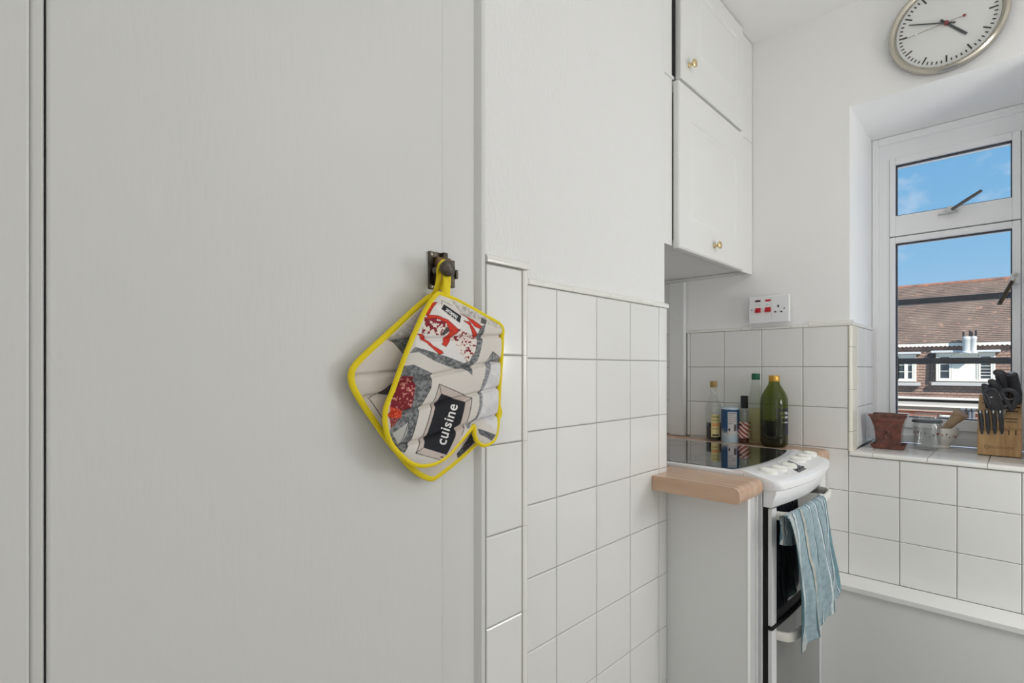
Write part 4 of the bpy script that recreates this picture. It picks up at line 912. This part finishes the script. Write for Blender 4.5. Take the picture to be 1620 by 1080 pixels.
m.box(bx0 + 0.07, bx1 - 0.012, FYB + 0.034, FYB + 0.040, 1.020, 1.022); m.box(bx0 + 0.055, bx1 - 0.010, FYB + 0.038, FYB + 0.044, 1.030, 1.0325)
obj('slot', m, black_m, blk)
q = bx(510, 940); ink = mat('burnt lettering', rgb(124, 94, 62), 0.8)
obj('lettering', text_mesh('WUSTHOF', 0.0125, lambda a, b: (q.x + a + 0.005, FYB - 0.0004, q.z + b), spacing=1.05), ink, blk)
m = M(); q2_ = bx(388, 930); e_ = 0.0058
for a, b, c_, d in ((-e_, e_, e_ - .001, e_), (-e_, e_, -e_, -e_ + .001), (-e_, -e_ + .001, -e_, e_), (e_ - .001, e_, -e_, e_), (-.003, .003, -.0005, .0006), (-.003, -.002, -.004, .003), (.002, .003, -.004, .002)):
    m.box(q2_.x + a, q2_.x + b, FYB - 0.0004, FYB + 0.001, q2_.z + c_, q2_.z + d)
obj('emblem', m, ink, blk)
knife_m = mat('black knife handle', rgb(58, 58, 62), 0.36); knife_s = mat('grey handle inlay', rgb(120, 120, 124), 0.35)
def grip(nm, label, pts, rad, cat='knife', flat=0.7, capm=None, group=None, up=(0, 1, 0)):
    P_l = [at(u, v, Y=Y) for u, v, Y in pts]; t = thing(nm, P_l[0], label, cat, group)
    n0 = len(P_l); sp = spline(P_l, 5, closed=False); rr = [float(np.interp(i / (len(sp) - 1), [k / (n0 - 1) for k in range(n0)], rad)) for i in range(len(sp))]
    d = (sp[-1] - sp[-2]).normalized(); sp.append(sp[-1] + d * rr[-1] * 0.35); rr.append(rr[-1] * 0.55)
    obj('handle', M().tube(sp, rr, 12, flat=flat, up=up), knife_m, t, smooth=True)
    d0 = (sp[1] - sp[0]).normalized()
    bl = M(); wv = Vector((1, 0, 0)); tip = sp[0] - d0 * 0.05
    bl.loft([[tuple(sp[0] + d0 * .003 + wv * a + Vector((0, b, 0))) for a, b in ((-rr[0] * .8, -.0012), (rr[0] * .8, -.0012), (rr[0] * .8, .0012), (-rr[0] * .8, .0012))], [tuple(tip + wv * a + Vector((0, b, 0))) for a, b in ((-rr[0] * .5, -.0008), (rr[0] * .5, -.0008), (rr[0] * .5, .0008), (-rr[0] * .5, .0008))]])
    obj('blade', bl, steel_m, t)
    if capm: 
        e_ = sp[-1]; rot = d.to_track_quat('Z', 'Y').to_matrix(); m = M(); m.lathe([(0, 0), (capm, 0), (capm * .9, 0.0014), (0, 0.0018)], e_, 16, axis=rot); obj('end_cap', m, steel_m, t)
    return t
ord_ = ('first', 'second', 'third', 'fourth')
for i, u in enumerate((1552.5, 1562.8, 1573.2, 1584.0)):
    w_ = ('leftmost steak knife in the front row of the knife block', 'second steak knife from the left in the front of the knife block', 'third steak knife from the left in the front of the knife block', 'rightmost steak knife in the front row of the knife block')[i]
    t = grip('steak_knife', w_, [(u + 1.0, 686.5, FYB + 0.0), (u + 0.6, 678, FYB - 0.006), (u, 665, FYB - 0.009), (u - 1.5, 654, FYB - 0.010), (u - 2.2, 649, FYB - 0.010)], [0.0022, 0.0055, 0.0068, 0.0060, 0.0056], group='steak knives in the block', flat=0.8)
    p = at(u - 1.6, 651.5, Y=FYB - 0.017); m = M(); m.lathe([(0, -.004), (0.0022, -.004), (0.0026, 0.0), (0.0022, 0.005), (0, 0.006)], p, 10); obj('rivet', m, chrome_m, t, smooth=True)
Yk = FYB + 0.07
grip('carving_knife', 'tall black handled knife with curved butt at the back of the block', [(1586, 642, Yk + .03), (1587, 625, Yk + .02), (1587, 605, Yk + .01), (1582, 592, Yk), (1573, 587.5, Yk)], [0.011, 0.0155, 0.018, 0.0155, 0.0075], flat=0.62)
grip('kitchen_knife', 'black handled knife in the middle of the block below the tallest one', [(1579, 646, Yk), (1579, 632, Yk - .01), (1577, 617, Yk - .02), (1571, 606, Yk - .025), (1565, 601, Yk - .025)], [0.010, 0.0145, 0.0165, 0.0135, 0.006], flat=0.62)
grip('paring_knife', 'short black handled knife at the left of the block', [(1564, 645, Yk - .01), (1563, 632, Yk - .02), (1562, 620, Yk - .03), (1558, 611, Yk - .03), (1554, 607.5, Yk - .03)], [0.008, 0.0115, 0.0145, 0.011, 0.004], flat=0.62)
grip('sharpening_steel', 'sharpening steel with round black handle at the right of the block', [(1608, 640, Yk + .03), (1607, 622, Yk + .02), (1603, 604, Yk + .01), (1600, 592, Yk)], [0.0135, 0.0165, 0.0165, 0.0160], 'sharpening steel', flat=1.0, capm=0.0075)
grip('boning_knife', 'black knife handle pointing right behind the scissors', [(1602, 633, Yk), (1608, 632, Yk - .005), (1613, 631.5, Yk - .01), (1616.5, 631, Yk - .01)], [0.011, 0.0115, 0.009, 0.003], flat=0.6, up=(0, 1, 0))
# kitchen scissors
Ys = FYB + 0.022
sc = thing('kitchen_scissors', at(1580, 650, Y=Ys), 'black handled kitchen scissors in front of the larger knives', 'scissors')
pt = lambda u, v, Y=Ys: at(1540 + u / 12, 575 + v / 12, Y=Y)
m = M(); m.tube(spline([pt(370, 890), pt(310, 760), pt(240, 620), pt(240, 530), pt(320, 490), pt(420, 510), pt(470, 590), pt(510, 720), pt(560, 850)], 5, closed=False), [0.0065] * 41, 8, flat=0.9, up=(0, 1, 0))
obj('finger_ring', m, knife_m, sc, smooth=True)
fp = [pt(x, y, Ys + .001) for x, y in ((350, 870), (290, 720), (250, 600), (270, 530), (340, 505), (420, 530), (460, 620), (490, 740), (540, 860), (470, 890))]
m = M(); m.loft([[tuple(p_ + Vector((0, -.003, 0))) for p_ in fp], [tuple(p_ + Vector((0, .003, 0))) for p_ in fp]]); obj('finger_web', m, knife_m, sc)
m = M(); m.tube(spline([pt(560, 850), pt(640, 800), pt(720, 870), pt(770, 780), pt(820, 660), pt(800, 570), pt(720, 510), pt(620, 505), pt(540, 540), pt(570, 640), pt(640, 720), pt(700, 830)], 5, closed=False), 0.0072, 8, flat=0.9, up=(0, 1, 0)); obj('thumb_ring', m, knife_m, sc, smooth=True)
m = M(); m.tube(spline([pt(600, 640, Ys - .008), pt(650, 678, Ys - .009), pt(770, 668, Ys - .009)], 4, closed=False), 0.0011, 6); m.tube(spline([pt(225, 560, Ys - .0075), pt(285, 640, Ys - .0075), pt(325, 770, Ys - .0075)], 4, closed=False), 0.0010, 6)
m.tube([pt(490, 570, Ys - .0075), pt(545, 700, Ys - .0075)], 0.0012, 6); obj('inlay', m, knife_s, sc)
q = pt(338, 637, Ys - .0035); m = M(); m.lathe([(0, 0), (0.0042, 0), (0.0036, 0.001), (0, 0.0012)], q, 14, axis=RX @ Matrix.Diagonal((1, .6, 1))); obj('badge', m, chrome_m, sc)
m = M(); a_ = pt(520, 860); m.loft([[tuple(a_ + Vector((dx, dy, 0))) for dx, dy in ((-.012, -.001), (.012, -.001), (.012, .001), (-.012, .001))], [tuple(a_ + Vector((dx, .02 + dy, -.05))) for dx, dy in ((-.007, -.001), (.007, -.001), (.007, .001), (-.007, .001))]]); obj('blade', m, steel_m, sc)

# ================================================================== outside
bar_m = mat('dark rail paint', rgb(56, 60, 66), 0.35)
gd = thing('window_guard', (0.55, 2.80, 1.22), 'dark metal safety rails across the outside of the window', 'guard rail')
for z in (1.484, 1.231): obj('rail', M().box(-0.05, 1.2, 2.79, 2.812, z - 0.0125, z + 0.0125), bar_m, gd, bevel=0.003)
for x in (-0.06, 1.19): obj('post', M().box(x, x + 0.02, 2.702, 2.812, 1.19, 1.52), bar_m, gd, bevel=0.003)
struct('ground', M().box(-40, 40, 2.9, 60, -6.2, -6.0), mat('paving', rgb(150, 146, 140), 0.9, vary=(rgb(120, 118, 112), 0.6, 0.4, 0.6)))

struct('ground', M().box(-6, 6, 2.72, 9.0, 0.30, 0.55), mat('pale bounce slab', rgb(232, 228, 220), 0.95, bump=(40, 0.4)))  # unseen pale slab added below the sill to bounce sunlight into the reveal

HY = 23.2
def brick(name, c1, c2, mortar, sx, sy, w, h, mo, rough=0.9):
    m = bpy.data.materials.new(name); m.use_nodes = True; n = m.node_tree.nodes; L = m.node_tree.links; b = n['Principled BSDF']; b.inputs['Roughness'].default_value = rough
    g = n.new('ShaderNodeTexCoord'); mp_ = n.new('ShaderNodeMapping'); mp_.inputs['Rotation'].default_value = (PI / 2, 0, 0); L.new(g.outputs['Object'], mp_.inputs[0])
    t = n.new('ShaderNodeTexBrick'); t.inputs['Color1'].default_value = c1; t.inputs['Color2'].default_value = c2; t.inputs['Mortar'].default_value = mortar; t.inputs['Scale'].default_value = 1.0
    t.inputs['Brick Width'].default_value = w; t.inputs['Row Height'].default_value = h; t.inputs['Mortar Size'].default_value = mo; L.new(mp_.outputs[0], t.inputs['Vector'])
    nz_ = n.new('ShaderNodeTexNoise'); nz_.inputs['Scale'].default_value = 1.3; nz_.inputs['Detail'].default_value = 8; L.new(g.outputs['Object'], nz_.inputs['Vector'])
    r_ = n.new('ShaderNodeValToRGB'); r_.color_ramp.elements[0].position = 0.3; r_.color_ramp.elements[1].position = 0.7; r_.color_ramp.elements[0].color = (0.72, 0.70, 0.70, 1); r_.color_ramp.elements[1].color = (1.1, 1.08, 1.05, 1); L.new(nz_.outputs['Fac'], r_.inputs[0])
    mx_ = n.new('ShaderNodeMixRGB'); mx_.blend_type = 'MULTIPLY'; mx_.inputs[0].default_value = 1; L.new(t.outputs[0], mx_.inputs[1]); L.new(r_.outputs[0], mx_.inputs[2])
    n2 = n.new('ShaderNodeTexNoise'); n2.inputs['Scale'].default_value = 2.2; n2.inputs['Detail'].default_value = 5; n2.inputs['Roughness'].default_value = 0.75
    m2 = n.new('ShaderNodeMapping'); m2.inputs['Scale'].default_value = (2.2, 6, 6); L.new(g.outputs['Object'], m2.inputs[0]); L.new(m2.outputs[0], n2.inputs['Vector'])
    r2 = n.new('ShaderNodeValToRGB'); r2.color_ramp.elements[0].position = 0.60; r2.color_ramp.elements[1].position = 0.65; L.new(n2.outputs['Fac'], r2.inputs[0])
    m3 = n.new('ShaderNodeMixRGB'); m3.inputs[2].default_value = sx; L.new(mx_.outputs[0], m3.inputs[1])
    mu = n.new('ShaderNodeMath'); mu.operation = 'MULTIPLY'; mu.inputs[1].default_value = sy; L.new(r2.outputs[0], mu.inputs[0]); L.new(mu.outputs[0], m3.inputs[0])
    L.new(m3.outputs[0], b.inputs['Base Color']); MATS[name] = m; return m
hang = brick('tile hanging', rgb(170, 143, 129), rgb(156, 131, 119), rgb(138, 114, 104), rgb(196, 150, 130), 0.35, 0.165, 0.0955, 0.012)
rooft = brick('roof tiles', rgb(148, 130, 117), rgb(138, 121, 110), rgb(126, 110, 100), rgb(232, 176, 148), 0.95, 0.165, 0.0630556, 0.006)
redbr = brick('orange brick', rgb(196, 118, 84), rgb(178, 98, 70), rgb(190, 160, 140), rgb(220, 160, 130), 0.3, 0.225, 0.075, 0.012)
wht = mat('white house paint', rgb(246, 242, 228), 0.5); glsm = mat('dark house glass', rgb(52, 58, 64), 0.08, spec=0.8)
hs = thing('terraced_house', (-0.9, HY, -6.0), 'brown tile-hung house with tiled roof and white windows seen through the window', 'house')
# upper wall of overlapping hung tiles, laid course by course
m = M(); nrow = 20; z0 = -6 + 65 * 0.0955; ch = 0.0955
pr_ = []
for i in range(nrow): pr_ += [(HY - 0.022, z0 + i * ch), (HY - 0.004, z0 + (i + 1) * ch)]
pr_ = [(HY + 0.25, z0)] + pr_ + [(HY + 0.25, z0 + nrow * ch)]
m.prism(pr_, lambda p, q, t: (t, p, q), -12, 9); obj('wall', m, hang, hs)
obj('lower_wall', M().box(-12, 9, HY, HY + 0.25, -6.0, 0.2), redbr, hs)
obj('rear_wall', M().box(-12, 9, HY + 4.4, HY + 4.6, -6.0, 2.0), redbr, hs)
# roof: courses of tiles up to the ridge, then down behind
RZ0, RZ1, RD = -6 + 128 * 0.0630556, -6 + 164 * 0.0630556, 1.95; nr = 36; pr_ = []
for i in range(nr):
    a = i / nr; b = (i + 1) / nr; pr_ += [(HY - 0.20 + RD * a - 0.012, RZ0 + (RZ1 - RZ0) * a + 0.014), (HY - 0.20 + RD * b, RZ0 + (RZ1 - RZ0) * b)]
pr_ = [(HY - 0.18, RZ0 - 0.03)] + pr_ + [(HY + 4.5, RZ0), (HY + 4.5, RZ0 - 0.03)]
m = M(); m.prism(pr_, lambda p, q, t: (t, p, q), -12, 9); rf = obj('roof', m, rooft, hs)
m = M(); ra = HY - 0.20 + RD
for i in range(70):
    x0 = -12 + i * 0.3; m.lathe([(0, 0), (0.085, 0), (0.085, 0.295), (0, 0.295)], (x0, ra, RZ1 - 0.045), 10, axis=Matrix.Rotation(PI / 2, 3, 'Y'))
rg = obj('ridge_tile', m, mat('ridge clay', rgb(176, 122, 100), 0.9, vary=(rgb(130, 100, 88), 3, 0.4, 0.6)), rf); rg['kind'] = 'stuff'
# scalloped eaves board
m = M(); poly = [(-12, RZ0 + 0.0)]; x = -12.0; pitch = 0.118; n_ = int(21 / pitch)
for i in range(n_):
    for k in range(5): a = (k + .5) / 5; poly.append((x + pitch * (i + a), 1.985 - 0.045 * math.sin(PI * a)))
poly.append((9, RZ0 + 0.0)); 
for i in range(len(poly) - 3):
    a, b = poly[i + 1], poly[i + 2]; m.prism([(a[0], a[1]), (b[0], b[1]), (b[0], 2.066), (a[0], 2.066)], lambda p, q, t: (p, t, q), HY - 0.19, HY - 0.16)
obj('eaves_board', m, wht, hs)
# windows of the far house
def far_window(x0, x1, z0, z1, lights, hood=True):
    yo = HY - 0.16; m = M(); f_ = 0.055
    m.box(x0, x1, yo, HY + 0.02, z1 - f_, z1); m.box(x0, x1, yo, HY + 0.02, z0, z0 + f_); m.box(x0, x0 + f_, yo, HY + 0.02, z0 + f_, z1 - f_); m.box(x1 - f_, x1, yo, HY + 0.02, z0 + f_, z1 - f_)
    w_ = obj('window', m, wht, hs, bevel=0.006)
    for a, b, kind in lights:
        if kind == 'panel':
            obj('panel', M().box(a, b, yo + 0.03, yo + 0.06, z0 + f_, z1 - f_), mat('cream panel', rgb(248, 243, 226), 0.5), w_); obj('mullion', M().box(a - 0.03, a, yo + .005, yo + .08, z0 + f_, z1 - f_).box(b, b + .03, yo + .005, yo + .08, z0 + f_, z1 - f_), wht, w_)
        else:
            s = 0.05; m = M(); m.box(a, b, yo + .01, yo + .07, z1 - f_ - s * 1.5, z1 - f_); m.box(a, b, yo + .01, yo + .07, z0 + f_, z0 + f_ + s); m.box(a, a + s, yo + .01, yo + .07, z0 + f_ + s, z1 - f_ - s * 1.5); m.box(b - s, b, yo + .01, yo + .07, z0 + f_ + s, z1 - f_ - s * 1.5)
            nbar = 6 if kind == 'slats' else 2
            for k in range(nbar + (0 if kind == 'slats' else 0)):
                z = z0 + f_ + s + (z1 - z0 - 2 * f_ - 2.5 * s) * (k + 1) / (nbar + 1); m.box(a + s, b - s, yo + .03, yo + .05, z - .009, z + .009)
            c_ = obj('casement', m, wht, w_); obj('pane', M().box(a + s, b - s, yo + .05, yo + .055, z0 + f_ + s, z1 - f_ - s * 1.5), glsm, c_)
    if hood: 
        h_ = obj('hood', M().box(x0 - 0.13, x1 + 0.13, HY - 0.30, HY - 0.02, z1 + 0.005, z1 + 0.085), mat('pale lead', rgb(214, 216, 216), 0.5), hs, bevel=0.02)
    obj('sill', M().box(x0 - 0.12, x1 + 0.12, HY - 0.22, HY - 0.02, z0 - 0.145, z0 - 0.03), mat('grey sill', rgb(196, 194, 190), 0.7), hs, bevel=0.01)
far_window(-1.275, 0.225, 0.765, 1.72, [(-1.21, -0.875, 'bars'), (-0.835, -0.225, 'panel'), (-0.18, 0.165, 'slats')])
far_window(-2.78, -1.82, 0.735, 1.69, [(-2.72, -2.31, 'bars'), (-2.36, -2.10, 'bars'), (-2.10, -1.88, 'bars')])
far_window(1.6, 3.1, 0.765, 1.72, [(1.66, 2.0, 'bars'), (2.04, 2.65, 'panel'), (2.69, 3.04, 'slats')])
obj('down_pipe', M().tube([(-1.42, HY - 0.1, 0.75), (-1.40, HY - 0.1, 1.3), (-1.38, HY - 0.1, 1.66)], 0.04, 8).box(-1.50, -1.33, HY - .2, HY - .03, 1.60, 1.70), mat('black iron', rgb(40, 40, 44), 0.5), hs)
# twin metal flue in front of the eaves
fl = mat('galvanised flue', rgb(206, 208, 206), 0.5, 0.0)
for x, r in ((-0.462, 0.105), (-0.285, 0.075)):
    m = M(); m.lathe([(0, 1.70), (r * 1.3, 1.70), (r * 1.3, 1.74), (r, 1.77), (r, 2.12), (r * 1.12, 2.14), (r * 1.12, 2.22), (r * .9, 2.25), (0, 2.25)], (x, HY - 0.46, 0), 20); p_ = obj('flue', m, fl, hs, smooth=True)
    m = M(); m.box(x - r, x - r + .05, HY - .5, HY - .4, 2.25, 2.40); m.box(x + r - .05, x + r, HY - .5, HY - .4, 2.25, 2.44); obj('flue_cap', m, mat('black cowl', rgb(44, 42, 44), 0.6), p_)
obj('flue_bracket', M().box(-0.62, -0.16, HY - .56, HY - .3, 1.69, 1.705), fl, hs)
# projecting lower storey: gutter, soffit coloured dark for the shade under it, cill bands
obj('gutter', M().box(-12, 9, HY - 0.55, HY - 0.40, 0.150, 0.225), wht, hs, bevel=0.02)
obj('soffit', M().box(-12, 9, HY - 0.44, HY - 0.02, 0.055, 0.149), mat('soffit shade', rgb(34, 32, 30), 0.9), hs)
obj('flat_roof', M().box(-12, 9, HY - 0.50, HY - 0.02, -0.045, 0.054), mat('grey band', rgb(186, 180, 172), 0.8), hs)
obj('string_course', M().box(-12, 9, HY - 0.56, HY - 0.02, -0.100, -0.046), wht, hs)
obj('render_band', M().box(-12, 9, HY - 0.46, HY - 0.02, -0.270, -0.101), mat('tan render', rgb(190, 164, 146), 0.9), hs)
obj('brick_band', M().box(-12, 9, HY - 0.44, HY - 0.02, -0.335, -0.271), mat('dark red brick band', rgb(122, 70, 56), 0.9), hs)
for x0, x1 in ((-2.9, -1.98), (-1.16, -0.62), (0.6, 1.5)):
    f_ = obj('window', M().box(x0, x1, HY - 0.46, HY - 0.40, -0.42, -0.36).box(x0, x1, HY - 0.46, HY - 0.40, -0.62, -0.55).box(x0, x1, HY - .46, HY - .40, -1.6, -1.5), wht, hs)
    obj('pane', M().box(x0 + .02, x1 - .02, HY - 0.43, HY - 0.41, -1.5, -0.36), glsm, f_)
obj('bay_wall', M().box(-12, 9, HY - 0.40, HY - 0.02, -6.0, -0.336), redbr, hs)
for x in (-0.55, -0.38, -0.29):
    obj('soil_pipe', M().tube([(x, HY - 0.52, -0.115), (x, HY - .52, -0.6), (x, HY - .52, -3)], 0.045, 8).box(x - .06, x + .06, HY - .6, HY - .45, -0.16, -0.105), mat('grey pipe', rgb(120, 122, 126), 0.5), hs)
